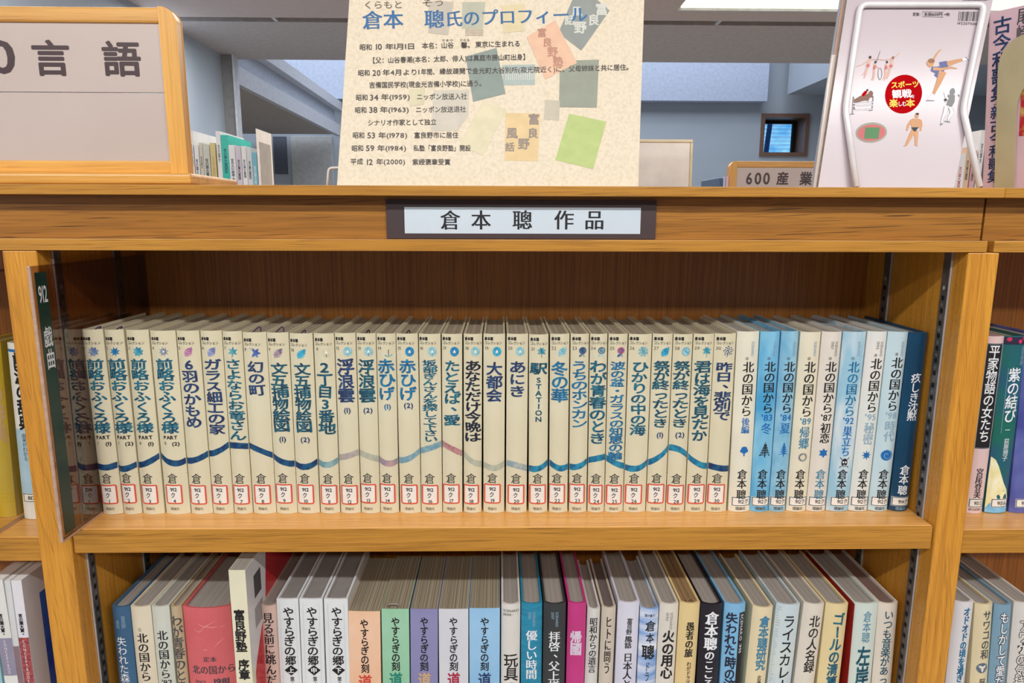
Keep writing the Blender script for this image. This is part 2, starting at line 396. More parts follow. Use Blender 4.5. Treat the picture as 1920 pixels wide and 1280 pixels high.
eC = E('cyan', (36, 146, 184), (80, 180, 208)); eS = E('sand', (212, 204, 176), (196, 190, 160)); eA = E('pale_aqua', (120, 180, 196), (172, 206, 206)); eF = E('flame_cream', (236, 232, 212)); eK = E('slate', (70, 84, 104), (120, 134, 146))
eR = E('rose', (196, 96, 110), (150, 110, 170))
def star(c, r, n, k, ph=0, sx=1):
    return [(c[0]+(r if i % 2 == 0 else r*k)*math.cos(ph+math.pi*i/n)*sx, c[1]+(r if i % 2 == 0 else r*k)*math.sin(ph+math.pi*i/n)) for i in range(2*n)]
def leafpts(c, r, ang, wd=.42, teeth=0, n=12):
    P = []
    for i in range(2*n):
        t = i/n if i < n else (2*n-i)/n; sgn = 1 if i < n else -1
        y = wd*r*2*math.sin(math.pi*t**.85)*(1-.25*t)*sgn*.5*2*(1-(teeth*(i % 2)))
        x = (t*2-1)*r
        P.append((c[0]+x*math.cos(ang)-y*math.sin(ang)*.7, c[1]+x*math.sin(ang)+y*math.cos(ang)*.7))
    return P
def emblem(D, kind, c, r, a, b):
    if kind == 'flower':   # petals with veins
        for i in range(8):
            q = i*math.pi/4+.2; cc = (c[0]+.55*r*math.cos(q), c[1]+.55*r*math.sin(q)); D.fan(cc, leafpts(cc, r*.5, q, .5), a, 1+.05*i)
            D.line([c, (c[0]+r*.9*math.cos(q), c[1]+r*.9*math.sin(q))], r*.07, b, 2)
    elif kind == 'maple':
        D.fan(c, star(c, r, 8, .5, .2), a, 1)
        for i in range(8): q = i*math.pi/4+.2; D.line([c, (c[0]+r*.8*math.cos(q), c[1]+r*.8*math.sin(q))], r*.08, b, 2)
    elif kind == 'leaf':
        D.fan(c, leafpts(c, r*1.15, .9, .5), a, 1); D.line([(c[0]-r*.7, c[1]-r*.9), (c[0]+r*.6, c[1]+r*.8)], r*.1, b, 2)
        for k in (-.4, 0, .35):
            D.line([(c[0]+k*r*.8, c[1]+k*r), (c[0]+k*r*.8-.4*r, c[1]+k*r+.35*r)], r*.07, b, 2); D.line([(c[0]+k*r*.8, c[1]+k*r), (c[0]+k*r*.8+.5*r, c[1]+k*r+.05*r)], r*.07, b, 2)
    elif kind == 'jagged':
        D.fan(c, leafpts(c, r*1.25, .85, .55, .45), a, 1); D.line([(c[0]-r*.8, c[1]-r), (c[0]+r*.7, c[1]+r*.8)], r*.1, b, 2)
    elif kind == 'trio':
        for q in (.9, 2.0, -2.2, -1.1, -.1): cc = (c[0]+.5*r*math.cos(q), c[1]+.5*r*math.sin(q)); D.fan(cc, leafpts(cc, r*.6, q, .35), a, 1)
        D.line([(c[0]-r, c[1]+r), c], r*.08, b, 2)
    elif kind == 'six':
        for i in range(6): q = i*math.pi/3+.4; cc = (c[0]+.5*r*math.cos(q), c[1]+.5*r*math.sin(q)); D.fan(cc, leafpts(cc, r*.52, q, .3), a, 1+.05*i)
        D.line([c, (c[0]-.2*r, c[1]-r*1.2)], r*.09, b, 1)
    elif kind == 'candle':
        D.ell(c[0], c[1], r*.85, r*.95, a, 1); D.fan(c, leafpts((c[0], c[1]-.05*r), r*.45, math.pi/2, .4), eF, 2); D.line([(c[0], c[1]-r*.85), (c[0], c[1]-.2*r)], r*.16, b, 3)
    elif kind == 'smallcandle':
        D.line([(c[0], c[1]-r*.8), (c[0], c[1]+.4*r)], r*.14, b, 3); D.line([(c[0]-r*.7, c[1]-.7*r), (c[0], c[1]-r), (c[0]+r*.7, c[1]-.6*r)], r*.2, a, 2)
    elif kind == 'plant':
        for q in (.4, 1.2, 1.9, 2.7, -.6, 3.7): cc = (c[0]+.45*r*math.cos(q), c[1]+.45*r*math.sin(q)+.1*r); D.fan(cc, leafpts(cc, r*.5, q, .4), a, 1)
        D.line([(c[0], c[1]-r*1.1), (c[0], c[1]+.6*r)], r*.12, b, 2)
    elif kind == 'rose':
        D.ell(c[0], c[1]+.2*r, r*.75, r*.7, a, 1, 12); D.ring(c[0], c[1]+.2*r, r*.5, r*.45, r*.12, b, 2, 14); D.ring(c[0]+.1*r, c[1]+.25*r, r*.25, r*.22, r*.1, b, 2, 10)
        D.fan((c[0]-.3*r, c[1]-.7*r), leafpts((c[0]-.3*r, c[1]-.7*r), r*.55, .6, .35), b, 1); D.line([(c[0]+.3*r, c[1]-r*1.1), c], r*.13, b, 1)
    elif kind == 'mum':
        for i in range(16): q = i*math.pi/8; D.line([c, (c[0]+r*math.cos(q), c[1]+r*math.sin(q))], [r*.05, r*.24], a if i % 2 else b, 1+.04*i)
    elif kind == 'ball':
        D.ell(c[0], c[1], r*.8, r*.85, a, 1); D.ring(c[0], c[1], r*.8, r*.85, r*.1, b, 2); D.line([(c[0]-r*.5, c[1]+.3*r), (c[0], c[1]), (c[0]+.5*r, c[1]-.4*r)], r*.1, b, 2)
    elif kind == 'dots':
        for i in range(22):
            q = i*2.4; rr = r*math.sqrt(i/22); D.ell(c[0]+rr*math.cos(q), c[1]+rr*math.sin(q)+.15*r, r*.13, r*.13, a, 1, 8)
        D.line([(c[0]-.3*r, c[1]-r*1.2), c], r*.1, b, 1)
    elif kind == 'tree':
        D.line([(c[0], c[1]-r*1.1), (c[0], c[1])], r*.25, a, 1)
        for x, y, q in ((0, .35, .75), (-.45, 0, .5), (.45, 0, .5), (0, -.15, .6), (-.3, .5, .4), (.3, .5, .4)): D.ell(c[0]+x*r, c[1]+y*r, q*r*.75, q*r*.75, a, 1+.1*q, 10)
    elif kind in ('fir', 'firline'):
        for i in range(5):
            y = c[1]+r*(1.1-.42*i); wd = r*(.22+.17*i); pts = [(c[0], y+.25*r), (c[0]-wd, y-.35*r), (c[0]+wd, y-.35*r)]
            if kind == 'fir': D.fan((c[0], y-.1*r), pts, a, 1+.02*i)
            else: D.line([pts[1], pts[0], pts[2]], r*.13, a, 1); D.line([pts[1], (c[0], y-.15*r), pts[2]], r*.1, a, 1)
        D.line([(c[0], c[1]-r*1.2), (c[0], c[1]+r)], r*.16, a, 1)
    elif kind == 'burst': D.fan(c, star(c, r, 8, .45, .1), a, 1); D.ring(c[0], c[1], r*.5, r*.5, r*.12, b, 2)
    elif kind == 'spiky':
        for i in range(16): q = i*math.pi/8; D.line([(c[0]+.5*r*math.cos(q), c[1]+.5*r*math.sin(q)), (c[0]+r*math.cos(q), c[1]+r*math.sin(q))], [r*.22, r*.04], a, 1)
        D.ring(c[0], c[1], r*.75, r*.75, r*.16, a, 2); D.ell(c[0], c[1], r*.6, r*.6, b, 1)
    elif kind == 'hex': D.fan(c, star(c, r, 6, .6, math.pi/6), a, 1); D.fan(c, star(c, r*.4, 6, .5, 0), b, 2)
    elif kind == 'skull':
        D.ell(c[0], c[1], r*.6, r*.85, a, 1); D.ell(c[0]-.24*r, c[1]+.1*r, r*.17, r*.22, b, 2, 8); D.ell(c[0]+.24*r, c[1]+.1*r, r*.17, r*.22, b, 2, 8)
        for x in (-.15, 0, .15): D.line([(c[0]+x*r, c[1]-.75*r), (c[0]+x*r, c[1]-.4*r)], r*.07, b, 2)
        for sx in (-1, 1):
            D.line([(c[0]+sx*.5*r, c[1]+.6*r), (c[0]+sx*.95*r, c[1]+1.05*r)], r*.14, a, 1); D.line([(c[0]+sx*.5*r, c[1]-.7*r), (c[0]+sx*.95*r, c[1]-1.05*r)], r*.14, a, 1)
    elif kind == 'spiral':
        D.ell(c[0], c[1], r, r*.95, a, 2, 24)
        D.line([(c[0]+r*(.15+.06*i)*math.cos(i*.6), c[1]+r*(.15+.06*i)*math.sin(i*.6)) for i in range(14)], r*.1, iPale, 3)
# volume, top edge px, bottom edge px, title, first row, last row, ink, number in brackets (text,row), stripe (rows left,mid,right), stripe ink, emblem, inks, words for the label
UP = [
 (1, (148.9, 188.3), 617.7, (189.9, 228.3), 'PART1', iTeal, '', (875, 876, 873), 'd', 'flower', eG, eK, 'greyish blue eight-petalled flower'),
 (2, (190.6, 228.3), 618, (229.3, 262.8), 'PART2', iTeal, '', (879, 878, 872), 'd', 'maple', eB, eN, 'bright blue star-shaped maple leaf'),
 (3, (232.3, 274.3), 618.5, (264.7, 306.4), 'PART3', iTeal, '', (873, 867, 856), 'd', 'flower', eT, eB, 'pale teal flower above rising stripe'),
 (4, (277.5, 325.5), 620, (308.7, 355), 'PART4', iTeal, '', (856, 868, 865), 'd', 'maple', eN, eF, 'navy maple leaf with cream veins'),
 (5, (327, 370.4), 620, (356.3, 396.7), [('6羽のかもめ', 673, 802)], iNavy, '', (865, 861, 852), 'd', 'leaf', eP, eN, 'pink and violet leaf'),
 (6, (372, 413), 620, (397.6, 436), [('ガラス細工の家', 673, 815)], iNavy, '', (852, 846, 835), 'd', 'leaf', eL, eN, 'pale lilac leaf outlined in navy'),
 (7, (413.7, 450.8), 621, (437, 472), [('さよならお竜さん', 673, 826)], iTeal, '', (836, 835, 838), 'd', 'six', eT, eN, 'teal six-fingered leaf'),
 (8, (452, 496.8), 623, (473.1, 516.4), [('幻の町', 675, 742)], iNavy, '', (837, 844, 855), 'd', 'trio', eV, eN, 'violet blue leaf cluster'),
 (9, (497.4, 538.8), 623.5, (516.8, 556.1), [('文五捕物絵図', 678, 810)], iDteal, '(1)', (857, 866, 871), 'd', 'jagged', eM, eK, 'mauve jagged leaf'),
 (10, (539.7, 584.7), 625, (556.8, 597.8), [('文五捕物絵図', 678, 811)], iDteal, '(2)', (871, 875, 867), 'd', 'jagged', eC, eB, 'cyan jagged leaf'),
 (11, (586.3, 624), 625, (599, 637.2), [('2丁目3番地', 676, 814)], iDteal, '', (868, 871, 864), 'g', 'candle', eS, eK, 'faint sand-coloured candle glow'),
 (12, (625, 665.7), 624.5, (638.2, 675), [('浮浪雲', 674, 755)], iNavy, '(1)', (859, 854, 849), 'l', 'candle', eA, eT, 'pale aqua candle disc'),
 (13, (666, 703.5), 625, (676.6, 712), [('浮浪雲', 674, 755)], iDteal, '(2)', (850, 855, 862), 's', 'candle', eA, eK, 'grey green candle disc'),
 (14, (704, 741), 625.5, (712.7, 747.4), [('赤ひげ', 674, 751)], iBlue, '(1)', (862, 869, 865), 'm', 'smallcandle', eT, eK, 'small candle without a disc'),
 (15, (741.5, 782.6), 625.5, (749.4, 789.1), [('赤ひげ', 674, 751)], iBlue, '(2)', (864, 859, 847), 'b', 'candle', eB, eN, 'solid bright blue candle disc'),
 (16, (783.2, 826.5), 626, (790.4, 828.2), [('坂部ぎんさんを探して下さい', 675, 829)], iTeal, '', (846, 839, 833), 'b', 'candle', eA, eB, 'aqua disc, long crowded title'),
 (17, (826.9, 866.9), 626, (830.1, 866.3), [('たとえば、愛', 676, 798)], iTeal, '', (833, 841, 851), 'p', 'candle', eB, eN, 'blue disc over rose stripe'),
 (18, (868.9, 904), 626, (868.9, 903), [('あなただけ今晩は', 676, 829)], iBlack, '', (852, 865, 871), 's', 'candle', eA, eA, 'very pale disc, black title'),
 (19, (906.3, 947.3), 626, (905.6, 946), [('大都会', 679, 754)], iNavy, '', (872, 877, 871), 's', 'candle', eC, eB, 'round blue disc with a cream flame'),
 (20, (949.9, 991), 626, (948.3, 987.7), [('あにき', 677, 745)], iNavy, '', (869, 872, 879), 'q', 'candle', eA, eT, 'pale disc, short title'),
 (21, (992.3, 1029), 627, (991, 1027), [('駅', 679, 702), ('STATION', 705, 792)], iDteal, '', (879, 878, 869), 't', 'plant', eT, eK, 'teal plant above latin letters'),
 (22, (1032, 1068.7), 626, (1029.3, 1064.8), [('冬の華', 679, 754)], iBlue, '', (868, 877, 876), 't', 'leaf', eA, eT, 'light teal slender leaf'),
 (23, (1071, 1105), 626, (1066.4, 1100.9), [('うちのホンカン', 677, 803)], iBlue, '', (876, 874, 866), 't', 'rose', eN, eK, 'navy rose'),
 (24, (1106.4, 1141), 626, (1102.5, 1133), [('わが青春のとき', 676, 833)], iTeal, '', (864, 859, 858), 't', 'rose', eK, eA, 'slate grey rose on a long stem'),
 (25, (1141.9, 1178.6), 626, (1134.3, 1168.8), [('波の盆・ガラスの知恵の輪', 678, 862)], iBlue, '', (859, 868, 875), 't', 'rose', eR, eN, 'rose-red bud, longest title'),
 (26, (1180, 1224.6), 626.5, (1169.8, 1210.8), [('ひかりの中の海', 678, 816)], iTeal, '', (877, 878, 869), 't', 'mum', eT, eA, 'teal chrysanthemum'),
 (27, (1225.6, 1263.3), 626, (1212, 1248.6), [('祭が終ったとき', 677, 802)], iDteal, '(1)', (868, 857, 843), 't', 'leaf', eC, eN, 'blue bloom above a rising teal stripe'),
 (28, (1264.7, 1301), 626.5, (1249.2, 1284.7), [('祭が終ったとき', 677, 802)], iDteal, '(2)', (840, 842, 854), 't', 'ball', eA, eC, 'light blue ball'),
 (29, (1302.4, 1341.8), 626, (1286, 1323), [('君は海を見たか', 677, 827)], iDteal, '', (857, 869, 875), 't', 'plant', eT, eC, 'cluster of teal flowers'),
 (30, (1342.8, 1382), 625.5, (1324, 1364.1), [('昨日、悲別で', 679, 789)], iNavy, '', (874, 877, 880), 'd', 'dots', eN, eK, 'ball of navy dots'),
]
OFF = {8: 4, 9: 4, 10: 6, 11: 3, 21: 2}
need('前略おふくろ様PARTI(12)倉本聰コレクション0123456789ク理論社'+''.join(t[0] for r in UP if not isinstance(r[4], str) for t in r[4]))
GRP = 'cream volumes with a painted wavy stripe on the upper shelf'
purple = mat('purple_ribbon', (64, 36, 92), .6)
for (n, xt, yt, xb, ttl, ic, br, st, sk, ek, ea, eb, words) in UP:
    b = Book(f'cream hardcover volume numbered {n} on its red-framed sticker, {words}', xt, yt, xb, 962, cover=cream, group=GRP, depth=.126+random.uniform(-.002, .003))
    p = b.ppm; o = OFF.get(n, 0)*.6
    # series mark and volume number
    D = Dec(); x0 = -(xt[1]-xt[0])/2+2.5
    b.row(D, '倉本聰', x0, x0+16, 635+o, 6.5, ink, 'bold'); b.row(D, 'コレクション', x0, x0+32, 643+o, 6, inkBrown, 'med'); b.row(D, str(n), x0, x0+4.5*len(str(n)), 653+o, 7.5, inkBrown, 'reg')
    b.put(D, 'series_mark')
    D = Dec(); emblem(D, ek, ((1.5 if n < 11 else 5)/p, b.z(659+o)), 9.5/p, ea, eb); b.put(D, 'emblem')
    D = Dec()
    if isinstance(ttl, str):
        b.col(D, '前略おふくろ様', 673, 812, 30, ic, 'brush', 0, .06); b.row(D, 'PART', -13, 13, 820, 9, ink, 'bold', .05)
        b.row(D, 'I' if n < 3 else 'II', -13, -8, 831, 8, inkBrown); b.row(D, '(1)' if n % 2 else '(2)', 2, 16, 832, 9, ink, 'bold')
    else:
        for t, y0, y1 in ttl:
            b.col(D, t, y0+o, y1, (30 if len(t) < 12 else 26) if t != 'STATION' else 15, ic, 'brush', 0, .06)
        if br:
            y = {9: 823, 10: 824, 12: 769, 13: 769, 14: 762, 15: 760, 27: 815, 28: 815}[n]; b.row(D, br, -10, 12, y, 12, iNavy if n != 14 else ic, 'bold')
    b.put(D, 'title')
    # painted stripe across the spine
    D = Dec(); hw = b.w/2-.0002; K = 8; P = []
    for i in range(K+1):
        t = i/K; y = st[0]*(1-t)*(1-2*t)+st[1]*4*t*(1-t)+st[2]*t*(2*t-1); P.append((-hw+2*hw*t, b.z(y)))
    V = []; thick = 6.1/p
    D.poly([q for u, v in P for q in ((u, v-thick*random.uniform(.93, 1.05)), (u, v+thick*random.uniform(.93, 1.05)))], [(2*i, 2*i+2, 2*i+3, 2*i+1) for i in range(K)], S[sk], 1)
    b.put(D, 'painted_stripe')
    D = Dec(); lx = random.uniform(-3.5, -.5); ly = random.uniform(-1.2, 1.2)
    b.col(D, '倉', 887.5+ly*.5, 906.5+ly*.5, 19, ink, 'reg', lx); D.line([(-hw, b.z(888)), (0, b.z(889.5)), (hw, b.z(888))], .35/p, inkBrown, 1); b.put(D, 'author_letter')
    D = Dec(); hx = min(16.5, (xb[1]-xb[0])/2-1.6); cu, cv, ru, rv = lx/p, b.z(926.5+ly), hx/p, 20/p
    D.rect(cu-ru, cu+ru, cv-rv, cv+rv, stick, 1.6); D.rring(cu, cv, ru, rv, 3.2/p, redpale, 2.2, .0018); D.rring(cu, cv, ru-.5/p, rv-.5/p, 2.1/p, redink, 3.0, .0016)
    D.htext('912', cu-9/p, cu+10/p, b.z(917.5+ly), 9/p, ink, 'pen', 3.6); D.glyph('ク', cu-1/p, b.z(928+ly), 10/p, 12/p, ink, 'med', 3.6)
    s = str(n); D.htext(s, cu-3.2*len(s)/p+1/p, cu+3.2*len(s)/p+1/p, b.z(939+ly), 9/p, ink, 'med', 3.6); b.put(D, 'call_number_sticker')
    D = Dec(); b.row(D, '理論社', lx-9, lx+9, 953.5, 6, inkBrown, 'reg'); b.put(D, 'publisher_mark')
    if n in (1, 2, 8, 9, 10, 13, 15):
        top = b.h-.0028; r_ = .006 if n in (8, 9) else .0032; pts = []
        for i in range(13):
            t = i/12; pts.append(((-.4+t*.9)*r_*1.6, .006+.012*math.sin(t*3), top+r_*math.sin(math.pi*t)*.9+.0003))
        tube('ribbon_bookmark', pts, .0006, purple if n not in (13, 15) else ink, b.root, 6)

# ------------------------------------------------------------------ scenario volumes to the right of the striped row
def cov(name, a, b=None, sc=(20, 20, 14), rough=.32, thr=(.35, .65)): return mat('cover_'+name, a, rough, b or tuple(v*.95 for v in a), sc, coat=.3, thr=thr)
need('北の国から後編冬夏帰郷初恋巣立ち秘密時代疚しき沈黙倉本聰理論社912914ク\'8349795SCENARIO②③④⑤⑥⑦⑧⑨')
iPale = ink_('pale_blue_grey', (140, 168, 186)); iWhite = ink_('white', (232, 234, 238)); iMid = ink_('mid_blue', (22, 104, 176)); iSlate = ink_('slate', (70, 130, 160))
SCN = [
 ((1383.8, 1427), (1367.4, 1406.8), 621.5, cov('ivory', (230, 224, 204)), ink, '後編', iMid, (783, 813), 'tree', iMid, iMid, ink, '', '②', '912ク', 'ivory hardcover with a round blue tree on its spine, left of the bright blue one'),
 ((1427.8, 1466), (1407.4, 1442.2), 621.5, cov('sky_blue', (70, 158, 206), (150, 204, 226), (34, 34, 12)), ink, "'83冬", iMid, (777, 814), 'firline', ink, ink, ink, '', '③', '912ク', 'bright sky-blue hardcover with a black line-drawn fir tree'),
 ((1467.5, 1501.5), (1443.5, 1474), 621, cov('cloudy_blue', (150, 196, 218), (112, 172, 204), (60, 60, 40)), ink, "'84夏", iMid, (777, 813), 'fir', iMid, iMid, ink, '', '④', '912ク', 'cloudy light blue hardcover with a solid blue fir tree'),
 ((1504, 1542.5), (1475.6, 1513), 622.5, cov('warm_ivory', (228, 220, 196)), ink, "'89帰郷", iSlate, (784, 842), 'spiky', eK, cream, ink, '', '⑥', '912ク', 'warm ivory hardcover with a grey spiky round seed'),
 ((1543.8, 1582.8), (1514, 1549), 622, cov('oat', (224, 216, 204)), ink, "'87初恋", ink, (777, 831), 'hex', iMid, iBlue, iSlate, '1987', '⑤', '912ク', 'oat-coloured hardcover with a six-pointed blue star and a slate author name'),
 ((1584.5, 1628), (1551, 1592.7), 622, cov('mottled_blue_white', (150, 192, 212), (214, 220, 222), (40, 40, 10), thr=(.42, .6)), iBlue, "'92巣立ち", iMid, (783, 856), 'skull', ink, iWhite, ink, '', '⑦', '912ク', 'mottled pale blue hardcover with a blue title and a black skull-like beetle'),
 ((1629.8, 1668), (1593.3, 1628), 621.5, cov('mist', (226, 220, 214), (206, 220, 214), (8, 8, 9)), ink, "'95秘密", iPale, (776, 834), 'burst', iMid, iBlue, ink, '1995', '⑧', '912ク', 'misty white hardcover with a bright blue starburst'),
 ((1668.8, 1707.5), (1629.8, 1666.5), 622, cov('ice_blue', (184, 208, 216), (198, 216, 222)), ink, "'98時代", iPale, (773, 828), 'spiral', iMid, iBlue, ink, '', '⑨', '912ク', 'ice-blue hardcover with a blue spiral disc'),
 ((1708.3, 1744), (1668.5, 1705.5), 623.5, cov('deep_petrol', (8, 66, 98), (6, 54, 84)), None, None, None, None, None, None, None, iWhite, '', '', '914ク', 'dark petrol-blue hardcover at the right end of the upper row'),
]
for (xt, xb, yt, cv, tc, sub, sc_, sy_, ek, ea, eb, ac, yr, cn, num, lb) in SCN:
    b = Book(lb, xt, yt, xb, 959.5, cover=cv, group='smooth-spined scenario volumes at the right end of the upper shelf', pg=pagesG, depth=.124)
    p = b.ppm
    if tc:
        D = Dec(); t0 = 678 if xt[0] < 1660 else 670
        if sub in ("'95秘密",): t0 = 672
        b.col(D, cn, t0-9, t0-3, 6, inkBrown, 'med', -2); b.col(D, '北の国から', t0, sy_[0]-2, 20.5, tc, 'mincho', 2)
        if sub[0] == "'":
            b.row(D, sub[:3], -9, 13, sy_[0]+6, 16, sc_, 'mincho'); b.col(D, sub[3:], sy_[0]+16, sy_[1], 19 if len(sub) < 6 else 17, sc_, 'mincho', 2)
        else: b.col(D, sub, sy_[0], sy_[1], 15, sc_, 'mincho', 2)
        b.put(D, 'title')
        D = Dec(); ey = {'hex': 849, 'skull': 867, 'fir': 843, 'firline': 844, 'tree': 845, 'spiky': 857, 'burst': 853, 'spiral': 853}[ek]
        emblem(D, ek, (2/p, b.z(ey)), {'fir': 11, 'firline': 11.5, 'spiral': 11}.get(ek, 9.5)/p, ea, eb); b.put(D, 'emblem')
        D = Dec(); g = inkGrey if yr else iPale
        D.rot90('SCENARIO', 8/p, b.z(640), b.z(668), 6/p, g, 'med')
        if yr: D.rot90(yr, 0, b.z(640), b.z(655), 6/p, g, 'med')
        b.put(D, 'series_mark')
    else:
        D = Dec(); b.col(D, '疚しき沈黙', 700, 789, 18.5, iWhite, 'med', 2); b.put(D, 'title')
    D = Dec(); a0 = 880 if tc else 872
    b.col(D, '倉本', a0, a0+36, 18, ac, 'mincho', 1); b.col(D, '聰', a0+38, a0+56, 18, ac, 'mincho', 1); b.put(D, 'author_name')
    b.sticker(num, 931.5, 948.5, -16, 22, labelblue)
    D = Dec(); b.row(D, '理論社', -9, 11, 953, 6.5, inkBrown if tc else iPale, 'med'); b.put(D, 'publisher_mark')

# ------------------------------------------------------------------ lower shelf, middle bay
need('失われた森厳北の国からわが青春のとき定本SINCE1981富良野塾序章見る前に跳んだやすらぎの郷上中下第1刻道玩具の神様優しい時間拝啓、父上様帰國昭和からの遺言ヒトに問う富良野風話日本人として〔聞き書き〕ドラマ火の用心愚者の旅わがドラマ放浪倉本聰のこころ時の流れを研究北海道ライスカレー人名録ゴールの清算左岸よりいつも音楽があった092720035SCENARIO①\'')
LOWG = 'assorted volumes on the lower shelf'
iRed = ink_('vermilion', (206, 66, 52)); iGreen = ink_('viridian', (20, 128, 110)); iTan = ink_('ochre', (206, 168, 120)); iCrim = ink_('crimson', (170, 24, 60)); iSil = ink_('silver', (214, 196, 214))
iGR = ink_('graphite', (70, 70, 74)); gridc = mat('pale_grid_line', (206, 210, 212), .4)
def low(lb, xt, yt, xb, cv, pg=None, hard=True, Y=.03, depth=.124, **k):
    return Book(lb, xt, yt, xb, 1280, Y=Y, base=LOWZ, depth=depth, cover=cv, hard=hard, pg=pg or pagesG, group=k.pop('group', LOWG), **k)
def title(b, *cols, name='title'):
    D = Dec()
    for c in cols: b.col(D, c[0], c[1], c[2], c[3], c[4], c[5] if len(c) > 5 else 'mincho', c[6] if len(c) > 6 else 0, c[7] if len(c) > 7 else 0)
    b.put(D, name); return b
def scen(b, y0, y1, year, m, h=6):
    D = Dec(); D.rot90('SCENARIO', 4/b.ppm, b.z(y0), b.z(y1), h/b.ppm, m, 'med'); D.rot90(year, -4/b.ppm, b.z(y0), b.z(y0+(y1-y0)*.5), h/b.ppm, m, 'med'); b.put(D, 'series_mark')
b = low('slate-blue hardcover at the left end of the lower shelf', (205.9, 240.4), 1137.8, (220, 254), cov('slate_blue', (58, 100, 136), (50, 88, 122)))
title(b, ('失われた森厳', 1194, 1296, 17.5, iWhite, 'reg', -2)); title(b, ('富良野', 1155, 1178, 7, iPale, 'reg', 5), ('風話', 1163, 1178, 7, iPale, 'reg', -6), name='subtitle')
b = low('beige hardcover with a circled one above its title, second in the lower row', (241.8, 280), 1137.5, (256, 294.2), cov('beige', (214, 202, 178), (222, 212, 190)), bulge=.003)
title(b, ('①', 1177, 1184, 6, ink, 'reg', -3), ('北の国から', 1187, 1277, 19.5, ink, 'mincho', 0))
b = low('pale grey-green hardcover, third in the lower row', (281, 315), 1137, (294.6, 327.5), cov('grey_green', (198, 202, 190), (206, 208, 198)), bulge=.003)
title(b, ('北の国から', 1182, 1272, 18.5, ink, 'mincho', 1)); D = Dec(); b.row(D, "'92", -8, 12, 1279, 14, ink, 'mincho'); b.put(D, 'subtitle')
b = low('narrow tan hardcover pressed against the thick red book', (316.5, 337.6), 1137, (330, 350.5), cov('tan', (190, 170, 138)))
title(b, ('わが青春のとき', 1154, 1296, 19, iGR, 'med', 0))
b = low('very thick coral-red hardcover in creased plastic film', (338.8, 428), 1139.8, (351.5, 441.5), cov('coral_red', (214, 104, 108), (204, 92, 98), rough=.22), bulge=.005)
D = Dec(); b.row(D, '定本', -12, 14, 1236, 11, iGR, 'mincho'); b.row(D, '北の国から', -36, 46, 1256, 18, iGR, 'mincho'); b.row(D, 'SINCE', -34, -8, 1278, 7, iGR, 'reg'); b.row(D, '1981', -6, 44, 1278, 16, iGR, 'bold'); b.put(D, 'title')
D = Dec(); cr_ = mat('film_crease', (236, 160, 160), .2)
for P in ([(368, 1168), (380, 1174), (398, 1176), (420, 1175)], [(362, 1180), (372, 1185), (380, 1182)], [(368, 1194), (385, 1202)], [(401, 1214), (408, 1206), (420, 1196)], [(352, 1214), (385, 1218), (425, 1217)], [(372, 1184), (388, 1172), (404, 1164)]):
    D.line([(b.loc(x, y)) for x, y in P], [.3/b.ppm]+[1.3/b.ppm]*(len(P)-2)+[.3/b.ppm], cr_, 1)
b.put(D, 'film_crease')
# the protruding cream book: spine cream, outer cover red with a white field
b = low('tall cream paperback standing forward of the others, red and white back cover', (427.3, 459.8), 1068.7, (443.5, 474), cov('cream_paperback', (232, 226, 198)), hard=False, Y=-.004, depth=.148, group='volumes standing proud of the lower row')
title(b, ('富良野塾', 1143, 1222, 20, ink, 'bold', -1), ('序章', 1236, 1274, 20, ink, 'bold', 1))
redc = cov('poster_red', (206, 42, 56)); whc = cov('gloss_white', (226, 226, 228)); D = Dec(); H = b.h
D.quad([(.010, .0), (.148, .0), (.148, H), (.062, H), (.044, H*.80), (.010, H*.52)], redc, 1)
D.quad([(.0, H*.55), (.012, H*.55), (.05, H*.76), (.06, H), (.0, H)], whc, 2)
D.rect(.020, .040, H*.83, H*.93, iGR, 3, 1)
for k in range(10): D.rect(.018+k*.0024, .0192+k*.0024, H*.70, H*.79, iGR, 3, 1)
D.emit('back_cover_print', lambda u, v, l, w=b.w: (w/2+.0001+.00008*l, u, v), b.root)
b = low('pinkish beige hardcover right of the protruding cream book', (484.8, 516.6), 1136, (493, 526), cov('pinkish_beige', (216, 184, 170), (206, 176, 168)))
title(b, ('見る前に跳んだ', 1149, 1284, 19, ink, 'mincho', 0))
for i, (xt, xb, vol, yv, sub, wd) in enumerate([((517.6, 558.8), (525.5, 565.8), '上', 1256, '第1', 'first'), ((559.9, 604.7), (567, 609.5), '中', 1256, '第4', 'middle'), ((606.4, 651.7), (612, 656), '下', 1256, '第9', 'last')]):
    b = low(f'white hardcover with faint grid lines, {wd} volume of three diamond-marked ones', xt, 1122.8, xb, cov('grid_white', (224, 228, 230)), bulge=.001, depth=.128, pg=mat('page_edges_smooth_grey', (140, 136, 134), .7), group='three diamond-marked white volumes')
    p = b.ppm; D = Dec()
    for k in range(11): D.line([(-14/p, b.z(1134+k*15)), (14/p, b.z(1134+k*15))], .5/p, gridc, .5)
    for sx in (-15, 15): D.line([(sx/p, b.z(1131)), (sx/p, b.z(1290))], .5/p, gridc, .5)
    b.put(D, 'grid_print'); title(b, ('やすらぎの郷', 1138, 1247, 20, ink, 'pen', 1, .05))
    D = Dec(); c = (1.5/p, b.z(yv)); D.fan(c, [(c[0]+12.5/p, c[1]), (c[0], c[1]+11/p), (c[0]-12.5/p, c[1]), (c[0], c[1]-11/p)], ink, 1)
    D.glyph(vol, c[0], c[1], 12/p, 12/p, iWhite, 'bold', 2); b.put(D, 'volume_mark'); title(b, (sub, 1268, 1286, 8, ink, 'med', 3), name='subtitle')
